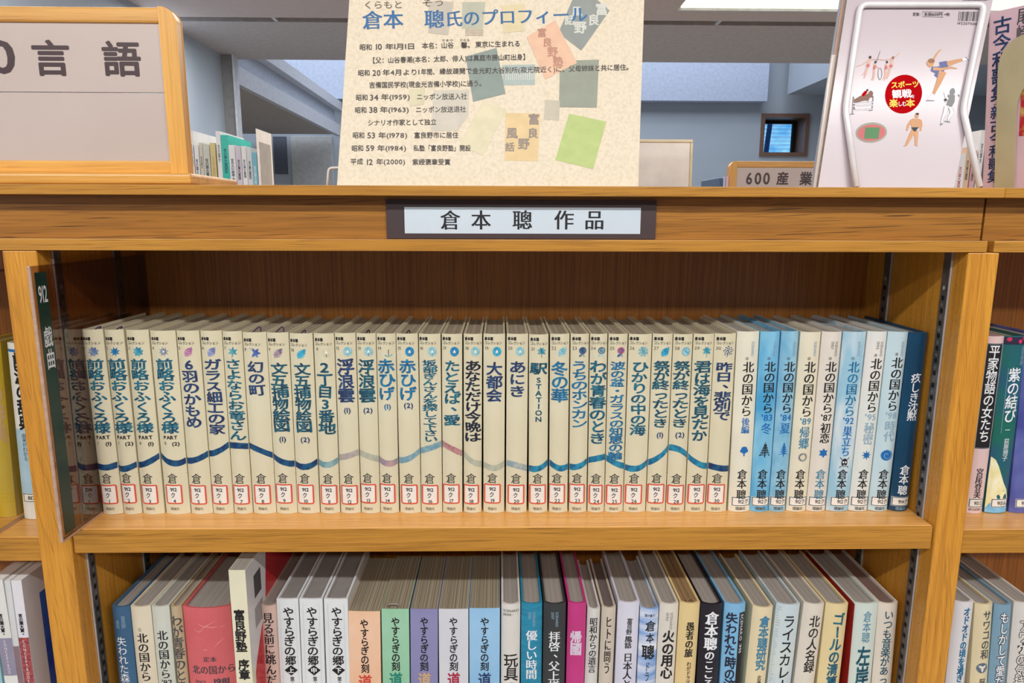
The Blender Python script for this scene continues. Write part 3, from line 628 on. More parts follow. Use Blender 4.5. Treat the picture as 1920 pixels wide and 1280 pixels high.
for xt, yt, xb, c, ic, wd in [((652.8, 712.3), 1145.8, (655, 715.2), cov('peach', (232, 186, 152), (238, 200, 170)), iRed, 'peach'), ((714.5, 767), 1141.4, (717.4, 768.3), cov('mint_green', (142, 196, 160), (160, 206, 176)), iGreen, 'mint green'),
        ((768.8, 821.3), 1141.4, (769.9, 821.3), cov('dusty_violet', (132, 130, 176), (142, 140, 182)), iTan, 'dusty violet'), ((822.4, 878.2), 1141.4, (823, 878.6), cov('greyish_white', (212, 212, 218), (204, 206, 216)), iCrim, 'greyish white'),
        ((879.3, 937.8), 1140, (880, 937), cov('light_sky_blue', (140, 188, 226), (158, 200, 232)), iNavy, 'light sky-blue')]:
    b = low(f'thick {wd} paperback with streaky page tops, one of five pastel ones', xt, yt, xb, c, pagesS, False, depth=.118, group='five thick pastel paperbacks')
    k = 4 if wd == 'peach' else 0
    title(b, ('やすらぎの刻', 1157+k, 1257+k, 15.5, ink, 'pen', 0, .05)); title(b, ('道', 1261+k, 1288+k, 24, ic, 'pen', 0, .04), name='subtitle')
    if wd == 'mint green':
        tube('page_tag', [(-.008, .004, b.h), (-.007, .004, b.h+.0035), (.002, .004, b.h+.0035), (.004, .004, b.h)], .0008, inkGrey, b.root, 6)
b = low('off-white hardcover with two lines of small latin print at its head', (939.5, 976.3), 1132.7, (939, 974.5), cov('off_white', (222, 218, 212)))
title(b, ('玩具の神様', 1226, 1352, 25, ink, 'med', 1, .05)); D = Dec(); b.row(D, 'SCENARIO', -14, 15, 1145, 7, ink, 'reg'); b.row(D, '1999', -14, 1, 1152.5, 7, ink, 'reg'); D.line([(2/b.ppm, b.z(1152)), (14/b.ppm, b.z(1152))], .6/b.ppm, ink, 1); b.put(D, 'series_mark')
b = low('teal linen-look hardcover with a white title', (977.4, 1017.4), 1131.6, (976.3, 1016), cov('teal_linen', (18, 116, 152), (40, 146, 178), (20, 20, 900)))
title(b, ('優しい時間', 1182, 1273, 20.5, iWhite, 'mincho', 0)); scen(b, 1147, 1174, '2005', iPale)
b = low('charcoal hardcover with a white title, beside the magenta one', (1019.4, 1062), 1131.6, (1017.4, 1059.4), cov('charcoal', (52, 56, 60), (46, 50, 54)))
title(b, ('拝啓、父上様', 1184, 1294, 20.5, iWhite, 'mincho', 0)); scen(b, 1147, 1175, '2007', iPale)
b = low('magenta hardcover with a silver two-letter title', (1065.5, 1100.5), 1130.5, (1061.6, 1096), cov('magenta', (196, 56, 130), (186, 48, 120)))
title(b, ('帰國', 1183, 1228, 21, iSil, 'heavy', -1, .04))
b = low('small grey-white hardcover, right of the magenta one', (1102, 1126.8), 1141.4, (1096.6, 1120.6), cov('grey_white', (214, 212, 208)), depth=.108)
title(b, ('昭和からの遺言', 1158, 1261, 14, ink, 'mincho', 0))
b = low('slim taupe-beige hardcover with widely spaced letters', (1129.4, 1156), 1139.2, (1122.8, 1150), cov('taupe_beige', (206, 194, 178)), depth=.108, pg=mat('page_edges_dark', (110, 100, 98), .7))
title(b, ('ヒトに問う', 1155, 1263, 12.5, ink, 'mincho', 0))
b = low('lilac-white hardcover with a brushed name above its title', (1160.5, 1199.8), 1129.4, (1152.5, 1194), cov('lilac_white', (208, 208, 224), (216, 214, 226)))
title(b, ('日本人として', 1224, 1322, 17, ink, 'mincho', 2)); title(b, ('富良野', 1159, 1190, 10, ink, 'med', 2, .08), ('風話', 1192, 1215, 13, ink, 'pen', 1, .08), name='subtitle')
b = low('hardcover with blue and white waves, black brush letters', (1201.6, 1236.6), 1141.4, (1195, 1229.6), cov('blue_waves', (112, 156, 214), (226, 230, 240), (10, 10, 60), thr=(.4, .6)), depth=.118)
title(b, ('倉', 1163, 1184, 20, ink, 'med', 2, .1), ('本', 1186, 1206, 15, ink, 'med', 2, .1), ('聰', 1210, 1236, 24, ink, 'pen', 0, .05), ('ドラマ', 1240, 1296, 9, iGR, 'med', 0)); D = Dec(); b.row(D, '〔聞き書き〕', -13, 13, 1154, 6, iNavy, 'med'); b.put(D, 'series_mark')
b = low('light stone hardcover with very bold black letters', (1238, 1274.9), 1132, (1230.5, 1264.6), cov('light_stone', (222, 216, 204)))
title(b, ('火の用心', 1182, 1272, 22, ink, 'bold', 1)); scen(b, 1148, 1180, '1990', inkGrey)
b = low('golden beige hardcover with brown-edged pages and a ribbon', (1276.4, 1314.4), 1131, (1266, 1304.8), cov('golden_beige', (228, 200, 146), (216, 196, 140)), pagesT)
title(b, ('愚者の旅', 1166, 1232, 15, ink, 'minchob', 2)); title(b, ('わがドラマ放浪', 1240, 1300, 8.5, ink, 'med', 4), name='subtitle')
tube('ribbon_bookmark', [(.002+.005*math.cos(q*.5), .006+.003*math.sin(q*.5), b.h-.0026+.003*math.sin(q*.5)) for q in range(10)], .0006, pagesT, b.root, 6)
b = low('black hardcover with a large white title', (1316.7, 1355.6), 1132.3, (1306.4, 1348.8), cov('black', (24, 22, 36), (20, 18, 30)))
title(b, ('倉本聰', 1147, 1219, 24, iWhite, 'minchob', 1), ('のこころ', 1220, 1290, 18, iWhite, 'minchob', 0))
b = low('light blue hardcover with a black strip along the right of its spine', (1360.5, 1400.3), 1132, (1351, 1390), cov('light_blue_panel', (128, 184, 222), (118, 176, 216)))
D = Dec(); p = b.ppm; D.rect(8/p, b.w/2-.0002, 0.0004, b.z(1149), ink, .5); D.line([(-b.w/2+.0003, b.z(1147)), (8/p, b.z(1147))], .6/p, ink, 1); D.rot90('SCENARIO 1990', 13.5/p, b.z(1152), b.z(1226), 6.5/p, iWhite, 'reg'); b.put(D, 'series_mark')
title(b, ('失われた', 1149, 1228, 20, iBlack, 'brush', -6, .08), ('時の流れを', 1232, 1336, 19, iBlack, 'brush', -3, .08))
b = low('sand-coloured hardcover with teal gothic letters', (1414, 1452.3), 1138.7, (1399, 1438), cov('sand', (230, 214, 176)), bulge=.004, depth=.122)
title(b, ('倉本聰研究', 1155, 1257, 19, iSlate, 'bold', 4)); title(b, ('北海道', 1266, 1292, 8, ink, 'med', 4), name='publisher_mark')
b = low('pale green-grey hardcover with thin tall black katakana', (1459, 1502.8), 1133.4, (1441, 1486.3), cov('pale_green_grey', (206, 216, 212), (186, 206, 220), (30, 30, 12)), bulge=.004)
title(b, ('ライスカレー', 1153, 1296, 23, ink, 'med', 3, .03)); D = Dec()
for k in range(34): D.line([(-b.w/2+.0008, b.z(1140+k*4.2)), (-b.w/2+random.uniform(.002, .005), b.z(1140+k*4.2))], .5/b.ppm, inkBrown, .5)
b.put(D, 'fine_print')
b = low('light beige hardcover with a five-letter black gothic title', (1511, 1548), 1132.3, (1490, 1531), cov('light_beige', (222, 214, 200)), bulge=.004)
title(b, ('北の人名録', 1154, 1261, 20, ink, 'med', 3))
b = low('straw-yellow hardcover with a teal brushed title', (1552.7, 1592.8), 1132.5, (1533.5, 1578), cov('straw', (228, 208, 158)))
title(b, ('ゴールの清算', 1149, 1290, 21, iTeal, 'brush', 3, .07))
b = low('pale sea-green hardcover with a small blue author name, red back board', (1604.3, 1648.3), 1131.2, (1588.2, 1636.4), cov('pale_sea_green', (206, 216, 206), (196, 210, 206)), bulge=.003)
title(b, ('倉本聰', 1146, 1205, 15, iSlate, 'reg', 3)); title(b, ('左岸', 1212, 1286, 25, iDteal, 'brush', 3, .05), name='subtitle')
D = Dec(); D.rect(.0004, .122, .0005, b.h-.0005, mat('deep_red_board', (168, 36, 30), .4), 1, 1); D.emit('back_board_print', lambda u, v, l, w=b.w: (-w/2-.0001, u, v), b.root)
b = low('putty-coloured hardcover at the right end of the lower shelf', (1650, 1687.5), 1131.2, (1637.5, 1674), cov('putty', (224, 214, 200)), pg=mat('page_edges_brownish', (128, 104, 96), .75))
title(b, ('いつも音楽があった', 1144, 1300, 16.5, iDteal, 'med', 0, .03))

# ------------------------------------------------------------------ right bay
need('平家物語の女たち宮尾登美紫結び一荻原規子913ミム朝日新聞社源氏オドの頃を過ぎてサワコ和もしかして愛だった阿川アナの気持')
RG = 'volumes in the right-hand bay'; rz = SHZ-.005
b = Book('pink hardcover with a black title panel, first in the right-hand bay', (1852, 1888.3), 630.5, (1810, 1845.3), 963, base=rz, Y=.043, cover=cov('shell_pink', (226, 196, 194), (218, 188, 188)), group=RG)
D = Dec(); p = b.ppm; D.rect(-15/p, 15/p, b.z(841), b.z(644), ink, .3); D.frame(-14/p, 14/p, b.z(840), b.z(645), .6/p, iPale, .8); b.col(D, '平家物語の女たち', 647, 829, 19, iWhite, 'med', -1, layer=2); b.put(D, 'title')
title(b, ('宮尾登美', 878, 934, 13, ink, 'mincho', 0), name='author_name'); b.sticker('913ミ', 935, 951, -13, 15); D = Dec(); b.row(D, '朝日新聞社', -12, 12, 955, 5, inkBrown); b.put(D, 'publisher_mark')
b = Book('green and blue painted hardcover with a pale yellow patch, in the right-hand bay', (1889.5, 1928), 630, (1846.3, 1892.7), 962, base=rz, Y=.043, cover=cov('green_painting', (28, 104, 92), (40, 82, 124), (26, 26, 16), thr=(.4, .62)), group=RG)
D = Dec(); p = b.ppm; yel = mat('painted_pale_yellow', (232, 222, 160), .4, (244, 240, 210), (120, 120, 60)); aq = mat('painted_aqua', (112, 176, 220), .4, (150, 204, 230), (90, 90, 60)); dk = mat('painted_dusk', (44, 40, 66), .4)
D.fan((-8/p, b.z(928)), [(-b.w/2+.0002, b.z(954)), (0, b.z(954)), (b.w/2-.0003, b.z(954)), (b.w/2-.0006, b.z(936)), (14/p, b.z(918)), (6/p, b.z(906)), (0, b.z(892)), (-7/p, b.z(874)), (-13/p, b.z(862)), (-b.w/2+.0006, b.z(857)), (-b.w/2+.0002, b.z(900))], yel, .6)
D.rect(-b.w/2+.0002, b.w/2-.0002, b.z(961), b.z(944), aq, .5); D.rect(-b.w/2+.0002, b.w/2-.0002, b.z(646), b.z(632), dk, .5)
for x, y in ((-13, 636), (6, 640), (14, 634)):
    D.ell(x/p, b.z(y), 4/p, 4/p, mat('painted_blossom', (214, 50, 96), .4), 1, 10)
b.put(D, 'painting'); title(b, ('紫の結び', 690, 792, 23, iWhite, 'med', 3), ('一', 800, 812, 9, iWhite, 'reg', 1), ('源氏物語', 650, 685, 8, iPale, 'reg', 14)); title(b, ('荻原規子', 822, 864, 10, iWhite, 'reg', 2), name='author_name')
D = Dec(); D.line([(-10/p, b.z(690)), (-10/p, b.z(812))], .6/p, iPale, 1); b.put(D, 'title_rule'); b.sticker('913ム', 935, 951, -13, 22)
b = Book('violet-blue painted hardcover at the far right of the upper right bay', (1929.5, 1968), 630, (1893.8, 1936), 962, base=rz, Y=.043, cover=cov('violet_blue_painting', (70, 76, 150), (110, 120, 186), (24, 24, 14)), group=RG)
b.sticker('913ム', 935, 951, -12, 22)
b = low('white hardcover with a blue title, first on the lower right shelf', (1793.5, 1830), 1128.7, (1776, 1813), cov('clean_white', (222, 220, 224)), group=RG)
title(b, ('オドオドの頃を過ぎて', 1139, 1294, 13, iBlue, 'bold', 4))
b = low('buff hardcover with a round leaf medallion near the bottom', (1831, 1867), 1132.7, (1823, 1854.4), cov('buff', (222, 208, 170)), group=RG)
title(b, ('サワコの和', 1145, 1236, 15.5, iGR, 'med', 4)); D = Dec(); D.ell(1/b.ppm, b.z(1252), 10.5/b.ppm, 10.5/b.ppm, eK, 1); c = (1/b.ppm, b.z(1252))
for q in (.6, 2.5, -1.57): D.fan((c[0]+.0025*math.cos(q), c[1]+.0025*math.sin(q)), leafpts((c[0]+.0025*math.cos(q), c[1]+.0025*math.sin(q)), .0028, q, .4), stick, 2)
b.put(D, 'emblem'); title(b, ('阿川', 1272, 1300, 11, iGR, 'med', 3), name='author_name')
b = low('dusty blue hardcover with outlined white letters', (1868.6, 1901.7), 1133.8, (1856.4, 1889), cov('dusty_blue', (124, 160, 182), (116, 152, 176)), group=RG)
D = Dec(); b.col(D, 'もしかして愛だった', 1148, 1326, 16.5, iGR, 'outline', 1); b.col(D, 'もしかして愛だった', 1148, 1326, 16.5, iWhite, 'med', 1, layer=2); b.put(D, 'title')
b = low('greyish-cream hardcover at the lower right edge with outlined letters', (1906, 1943), 1129.5, (1892, 1929.5), cov('greyish_cream', (216, 212, 206)), group=RG)
D = Dec(); b.col(D, 'アワナの気持', 1162, 1288, 17, iGR, 'outline', 0); b.col(D, 'アワケの気持', 1162, 1288, 17, stick, 'med', 0, layer=2); b.put(D, 'title')

# ------------------------------------------------------------------ left bay
need('語源の辞典言の葉大賞。CONCEPTBOOK0812小学館由来がわかる')
lz = 1.150; LG = 'volumes in the left-hand bay'
b = Book('white reference volume with a heavy black title, seen past the left upright', (8.75, 47), 643, (39, 78), 957, base=lz, Y=.045, cover=cov('white_and_pale_blue', (232, 232, 228)), group=LG, depth=.12)
D = Dec(); p = b.ppm; D.rect(-b.w/2+.0002, b.w/2-.0002, b.z(930), b.z(805), mat('cover_band_pale_blue', (176, 208, 228), .35), .3); b.put(D, 'cover_band'); D = Dec(); D.rect(-b.w/2+.0002, b.w/2-.0002, b.z(660), b.z(655), iMid, .3); b.put(D, 'cover_rule')
title(b, ('語源の辞典', 662, 806, 25, ink, 'heavy', 6)); title(b, ('由来がわかる', 812, 864, 8, ink, 'reg', 0), name='subtitle'); b.sticker('812', 925, 941, -14, 15)
b = Book('yellow-covered volume behind the tinted divider at the left edge', (-44, -4), 640, (-12, 26), 960, base=lz, Y=.05, cover=cov('yellow', (214, 186, 40), (200, 170, 30), (6, 6, 6)), group=LG, depth=.12)
title(b, ('の辞典', 720, 830, 22, iTan, 'heavy', 6))
b = low('glossy white magazine with a grey-lilac latin strip, left of two like it', (-24, 5), 1087, (9, 34), cov('magazine_white', (226, 226, 222)), hard=False, group=LG, depth=.135, pg=mat('magazine_pages', (232, 234, 234), .6))
title(b, ('言の葉大賞。', 1150, 1192, 7.5, ink, 'bold', 0)); D = Dec(); D.rect(-b.w/2+.0001, b.w/2-.0001, b.z(1266), b.z(1196), mat('lilac_strip', (150, 144, 166), .4), .5); b.col(D, 'CONCEPTBOO', 1199, 1263, 6, iWhite, 'reg', layer=2); b.put(D, 'strip')
b = low('slim white magazine between two wider ones', (5.5, 19.5), 1088, (34.5, 44), cov('magazine_grey_white', (214, 216, 216)), hard=False, group=LG, depth=.135, pg=MATS['magazine_pages'])
D = Dec(); D.rect(-b.w/2+.0001, b.w/2-.0001, b.z(1290), b.z(1211), mat('mauve_strip', (140, 116, 124), .4), .5); b.put(D, 'strip')
b = low('glossy white magazine with a red latin strip and a blue-sky photograph on its cover', (20.3, 38.5), 1088, (44.5, 66), cov('magazine_lilac_white', (228, 226, 232)), hard=False, group=LG, depth=.143, pg=MATS['magazine_pages'])
title(b, ('言の葉大賞。', 1150, 1192, 7.5, ink, 'bold', 0)); D = Dec(); D.rect(-b.w/2+.0001, b.w/2-.0001, b.z(1295), b.z(1195), mat('brick_strip', (176, 84, 84), .4, (140, 60, 66), (300, 300, 300), thr=(.45, .55)), .5); b.col(D, 'CONCEPTBOOK', 1199, 1280, 6, iWhite, 'reg', layer=2); b.put(D, 'strip')
D = Dec(); H = b.h; sky = mat('printed_blue_sky', (24, 62, 176), .3, (70, 120, 206), (3, 3, 12)); D.quad([(.024, .0), (.135, .0), (.135, H-.028), (.024, H-.028)], sky, 1)
D.quad([(.024, 0), (.12, 0), (.12, .05), (.06, .05), (.045, .075), (.038, .05), (.028, .045)], mat('printed_rose_buildings', (206, 160, 150), .4), 2); D.emit('cover_photograph', lambda u, v, l, w=b.w: (w/2+.0001+.00008*l, u, v), b.root)
b = low('pale blue-green volume in the bottom left corner', (-32, -13), 1165, (-22, 6.5), cov('pale_blue_green', (150, 196, 206)), hard=False, group=LG)

# ------------------------------------------------------------------ clear dividers
def acrylic(name, tint, rough=.03, ior=1.5):
    m = bpy.data.materials.new(name); m.use_nodes = True; nt = m.node_tree; nt.nodes.clear(); L = nt.links.new
    o = nt.nodes.new('ShaderNodeOutputMaterial'); mx = nt.nodes.new('ShaderNodeMixShader'); t = nt.nodes.new('ShaderNodeBsdfTransparent'); g = nt.nodes.new('ShaderNodeBsdfGlossy')
    fr = nt.nodes.new('ShaderNodeFresnel'); fr.inputs[0].default_value = ior; t.inputs[0].default_value = tint+(1,); g.inputs['Roughness'].default_value = rough
    ge = nt.nodes.new('ShaderNodeNewGeometry'); iv = nt.nodes.new('ShaderNodeMath'); iv.operation = 'SUBTRACT'; iv.inputs[0].default_value = 1
    mu = nt.nodes.new('ShaderNodeMath'); mu.operation = 'MULTIPLY'; L(ge.outputs['Backfacing'], iv.inputs[1]); L(fr.outputs[0], mu.inputs[0]); L(iv.outputs[0], mu.inputs[1])
    L(mu.outputs[0], mx.inputs[0]); L(t.outputs[0], mx.inputs[1]); L(g.outputs[0], mx.inputs[2]); L(mx.outputs[0], o.inputs[0]); return m
acr = acrylic('clear_acrylic_shade_tint', (.66, .57, .58), ior=2.3); acrE = mat('acrylic_polished_edge', (196, 160, 140), .2, (170, 140, 124), (10, 10, 90), coat=.5)  # dark tint of the clear sheet imitates haze and shade in the recess
acrY = acrylic('clear_acrylic_yellowed', (.9, .88, .8)); labelgreen = mat('divider_label_green', (22, 52, 46), .35, (28, 60, 52)); labelgreenP = mat('divider_label_back_green', (150, 162, 140), .4)
need('912戯曲913')
def divider(lab, X, y0, z0, z1, am, txt=None):
    r = empty('shelf_divider', (X, y0, z0), lab, 'divider'); hh = z1-z0; dp = .176-y0-.002; t = .0032
    box('divider_plate', -t/2, t/2, .0022, dp, .0022, hh-.0022, am, r)
    tubeb = box('front_edge', -t/2, t/2, 0, .0021, 0, hh, acrE, r, .0006); box('bottom_edge', -t/2, t/2, .0022, dp, 0, .0021, acrE, r); box('top_edge', -t/2, t/2, .0022, dp, hh-.0021, hh, acr, r)
    box('foot_plate', t/2+.0001, .0035, .07, dp, .0003, .002, am, r)
    if txt:
        s = box('label_strip', t/2+.0001, t/2+.0004, .0045, .0205, .006, hh-.006, labelgreen, r)
        D = Dec(); D.htext(txt[0], .0062, .0188, hh-.026, .020, iWhite, 'med', 1); D.glyph(txt[1][0], .0128, hh-.066, .0125, .0200, iWhite, 'med', 1); D.glyph(txt[1][1], .0130, hh-.0865, .0125, .0200, iWhite, 'med', 1)
        D.emit('label_lettering', lambda u, v, l: (t/2+.0005+.00008*l, u, v), s)
    return r
divider('clear acrylic divider with a dark green label strip reading 912, beside the first cream volume', -.4190, -.0252, SHZ+.0002, 1.4212, acr, ('912', '戯曲'))
divider('yellowish clear divider at the left picture edge, in front of the yellow volume', -.5072, -.026, 1.1502, 1.412, acrY)

# ------------------------------------------------------------------ plate on the fascia
need('倉本聰作品')
def corner(px, py, Y): p = atY(px, py, Y); return p.x, p.z
x0, z1 = corner(724, 374, .0143); x1, z0 = corner(1227.5, 455, .0143); z0 = 1.4454
pr = empty('name_plate', ((x0+x1)/2, .0143, z0), 'dark brown plate with white insert and five black characters on the oak fascia', 'sign'); ox = (x0+x1)/2
plate = box('backing_plate', x0-ox, x1-ox, -.0022, 0, 0, z1-z0, mat('dark_brown_plate', (62, 48, 50), .45, (70, 54, 54), (8, 8, 8)), pr, .0003)
a0, b1 = corner(758, 388, .012); a1, b0 = corner(1200, 438.5, .012)
box('paper_insert', a0-ox, a1-ox, -.0026, -.0023, b0-z0, b1-z0, mat('bluish_white_paper', (206, 218, 228), .35, (198, 212, 224), (10, 10, 10)), pr)
D = Dec()
for ch, px in zip('倉本聰作品', (844.5, 902, 979.5, 1057.5, 1114.5)):
    u, v = corner(px, 413, .0116); D.glyph(ch, u-ox, v-z0, .0192, .0192, ink, 'mincho', 1)
D.emit('lettering', lambda u, v, l: (u, -.0027-.00005*l, v), pr)

# ------------------------------------------------------------------ category sign, left
need('800言語産業6')
panelc = mat('sign_panel_pinkish_grey', (194, 178, 170), .42, (189, 172, 164), (6, 6, 6)); umber = mat('sign_letter_umber', (66, 44, 46), .4)
def frame_sign(lab, x0, x1, z0, z1, Y, fw, letters, base=True, split=None, dep=.019, side=.013, mX=oakSign, mZ=oakSignV):
    r = empty('category_sign', ((x0+x1)/2, Y, z0), lab, 'sign'); ox = (x0+x1)/2; w = (x1-x0)/2; h = z1-z0
    # frame members: top with rounded ends, stiles, bottom
    box('frame_rail', -w+side, w-side, 0, dep, h-fw, h, mX, r, .002); box('frame_rail', -w+side, w-side, 0, dep, 0, fw*.9, mX, r, .002)
    for sx in (-1, 1):
        a, b = sorted((sx*w, sx*(w-side))); bm = bmesh.new(); n = 7; R_ = side*.95
        prof = [(b if sx < 0 else a, 0), (a if sx < 0 else b, 0)]
        ring_ = []
        cxx = (w-R_)*sx
        pts = [((w-side)*sx, 0), (w*sx, 0), (w*sx, h-R_)]+[(cxx+sx*R_*math.cos(k/n*math.pi/2), h-R_+R_*math.sin(k/n*math.pi/2)) for k in range(1, n+1)]+[((w-side)*sx, h)]
        V = [(x, y, z) for y in (0, dep) for x, z in pts]; q = len(pts)
        Fc = [tuple(range(q)), tuple(reversed(range(q, 2*q)))]+[(i, (i+1) % q, q+(i+1) % q, q+i) for i in range(q)]
        o = mesh('frame_stile', V, Fc, mZ, r); md = o.modifiers.new('b', 'BEVEL'); md.width = .002; md.segments = 2; md.limit_method = 'ANGLE'
    if split:
        box('sign_panel', -w+side, w-side, .003, .006, fw*.9, split-z0-.0006, panelc, r); box('sign_panel', -w+side, w-side, .0024, .006, split-z0+.0002, h-fw, panelc, r)
    else: box('sign_panel', -w+side, w-side, .003, .006, fw*.9, h-fw, panelc, r)
    D = Dec()
    for ch, u, v, sw, sh in letters: D.glyph(ch, u-ox, v-z0, sw, sh, umber, 'sign' if ord(ch) > 255 else 'pen', 1)
    D.emit('lettering', lambda u, v, l: (u, .0022-.00006*l, v), r)
    if base: box('sign_base', -w-.02, w+.0115, -.019, .095, -.0105+.0002, 0, mX, r, .0028, 3)
    return r
Y = .022; xr, zt = corner(351, 320, Y); zb = corner(349, 326, Y)[1]; zb = TOPZ+.0107
L_ = []
for ch, x0, x1, y0, y1 in (('0', -26, 26, 76, 136), ('言', 61, 125, 77, 141), ('語', 193, 258, 79, 142), ('0', -90, -40, 76, 136), ('8', -150, -104, 76, 136)):
    a, b = corner((x0+x1)/2, (y0+y1)/2, Y); c, d = corner(x1, y0, Y)
    L_.append((ch, a, b, (c-a)*2*(1.06 if ord(ch) > 255 else 1.75), (d-b)*2*(1.1 if ord(ch) > 255 else 1.45)))
sp = corner(150, 172, Y)[1]
frame_sign('oak-framed sign on the counter with large dark characters for the language section', -.72, xr, zb, corner(300, 13, Y)[1], Y, .0135, L_, True, sp, side=.0145, dep=.012)

# ------------------------------------------------------------------ author profile board leaning on the counter
n_ = Vector((0, -1, .27)).normalized(); p0 = Vector((0, .004, TOPZ+.0003))
# small roll of the board: side edges and lower edge follow the photograph
bl, br = atP(632, 345.5, p0, n_), atP(1196.5, 352, p0, n_); tl, tr = atP(655, 0, p0, n_), atP(1208, 0, p0, n_)
k = .118/(tl-bl).length*1.0
tl2 = tl+(tl-bl).normalized()*.235; tr2 = tr+(tr-br).normalized()*.235
br_ = empty('profile_board', ((bl+br)/2)[:], 'large cream board with blue heading and black text leaning above the name plate', 'board'); o0 = (bl+br)/2; o0.z = TOPZ+.0004; br_.location = o0
lo = (tl-bl).normalized(); bl = bl+lo*((o0.z-bl.z)/lo.z); lo = (tr-br).normalized(); br = br+lo*((o0.z-br.z)/lo.z)
bcol = mat('board_cream_mottled', (228, 214, 190), .6, (214, 200, 174), (330, 330, 330), detail=4, thr=(.4, .7)); bedge = mat('board_edge', (196, 176, 150), .7)
Vf = [q-o0 for q in (bl, br, tr2, tl2)]; th = -n_*.003
me = mesh('board_panel', Vf+[q+th for q in Vf], [(0, 1, 2, 3), (7, 6, 5, 4), (0, 4, 5, 1), (1, 5, 6, 2), (2, 6, 7, 3), (3, 7, 4, 0)], [bcol, bedge], br_, [0, 1, 1, 1, 1, 1])
need('くらもとそう倉本聰氏のプロフィール昭和10年1月1日 本名：山谷馨。東京に生まれるやまかお【父：春潮(：太郎、俳人)は真庭市勝町出身】0年4月より年間、縁故疎開で金光大別所(寂院近く)に、母姉妹と共居住。吉備国民学校(現小)通う34(1959)ニッポン放送入社8636退シナリオ作家として独立537富良野市8私塾「」開設9484平成22000紫綬褒章受賞風話')
def board_fn(x, y, l): return atP(x, y, p0, n_)+n_*(.0002+.00005*l)-o0
class PDec(Dec):
    """print laid out along the picture rows of a flat board; v runs downwards"""
    def glyph(s, ch, cu, cv, su, sv, m, style='reg', layer=1, rot=0, jit=0): Dec.glyph(s, ch, cu, cv, su, -sv, m, style, layer, -rot, jit)
    def tx(s, t, x0, x1, y0, y1, h, m, style='reg', layer=3):
        s.htext(t, x0, x1, y0, h, m, style, layer, (y1-y0)/(x1-x0))
ghost = lambda n, c: mat('board_print_'+n, c, .6, tuple(v*.96 for v in c), (90, 90, 90))
D = PDec()   # faded pictures of covers printed in the background
gh = [((867, 4), (910, 4), (905, 54), (866, 54), ghost('grey_green', (186, 186, 166)), 0), ((804, 2), (851, 4), (840, 66), (803, 62), ghost('warm_grey', (196, 186, 170)), 0),
      ((873, 106), (931, 90), (948, 176), (887, 191), ghost('slate_green', (140, 152, 144)), 0), ((942, 122), (1003, 121), (1003, 159), (944, 160), ghost('pale_teal', (172, 184, 178)), 0),
      ((1073, 0), (1120, 0), (1143, 20), (1090, 95), (1047, 62), ghost('dark_slate', (146, 152, 146)), 0), ((987, 70), (1041, 38), (1082, 118), (1022, 149), ghost('salmon', (230, 188, 158)), 1),
      ((1050, 114), (1123, 112), (1119, 202), (1048, 201), ghost('sage_grey', (152, 156, 140)), 0), ((948, 212), (1013, 213), (1008, 302), (946, 301), ghost('buff_orange', (226, 198, 148)), 0),
      ((1067, 213), (1137, 228), (1112, 317), (1041, 300), ghost('leaf_green', (184, 200, 126)), 0), ((1022, 187), (1050, 189), (1048, 226), (1020, 224), ghost('dim_grey', (196, 188, 168)), 0),
      ((813, 170), (880, 168), (878, 216), (858, 245), (808, 246), ghost('pale_grey', (206, 198, 182)), 0), ((940, 10), (985, 8), (983, 58), (944, 62), ghost('pale_sand', (222, 206, 166)), 0),
      ((767, 168), (797, 165), (795, 196), (768, 200), ghost('pale_olive', (214, 206, 172)), 0), ((905, 190), (950, 205), (905, 292), (862, 270), ghost('pale_khaki', (222, 212, 178)), 0)]
for g in gh: D.quad(list(reversed(g[:-2])), g[-2], g[-1])
gw = ghost('white_letters', (214, 214, 204)); gk = ghost('grey_letters', (150, 136, 124)); go = ghost('brown_letters', (190, 138, 116))
for ch, x, y, s_, m_ in (('富', 1128, 18, 24, gw), ('良', 1113, 38, 22, gw), ('野', 1088, 52, 24, gw), ('話', 1068, 38, 20, gw), ('風', 1082, 22, 20, gw), ('富', 1001, 224, 22, gk), ('良', 999, 250, 20, gk), ('野', 982, 270, 22, gk), ('風', 960, 250, 22, gk), ('話', 956, 276, 18, gk), ('富', 1016, 62, 18, go), ('良', 1026, 80, 18, go), ('野', 1036, 98, 20, go), ('塾', 1046, 116, 20, go)):
    D.glyph(ch, x, y, s_, s_, m_, 'bold', 2)
for i in range(14): D.line([(949+i*4, 128), (949+i*4, 150)], 1.4, gw, 1)
for i in range(5): D.line([(872, 56+i*2.6), (906, 56+i*2.6)], .7, gk, 1)
D.ell(893, 42, 11, 8, ghost('grey_green', (186, 186, 166)), 1)
D.emit('background_print', board_fn, me)
blueI = mat('board_heading_blue', (44, 104, 158), .5); D = PDec()
D.tx('倉本', 679, 757, 39, 37, 34, blueI, 'mincho'); D.tx('聰', 795, 834, 37, 36.5, 34, blueI, 'mincho'); D.tx('氏のプロフィール', 834, 1102, 36.5, 27, 30, blueI, 'mincho')
D.tx('くらもと', 681, 756, 10, 9, 15, inkBrown); D.tx('そう', 790, 835, 6, 5, 15, inkBrown); D.emit('heading', board_fn, me)
D = PDec(); tk = mat('board_text_black', (58, 50, 48), .5)
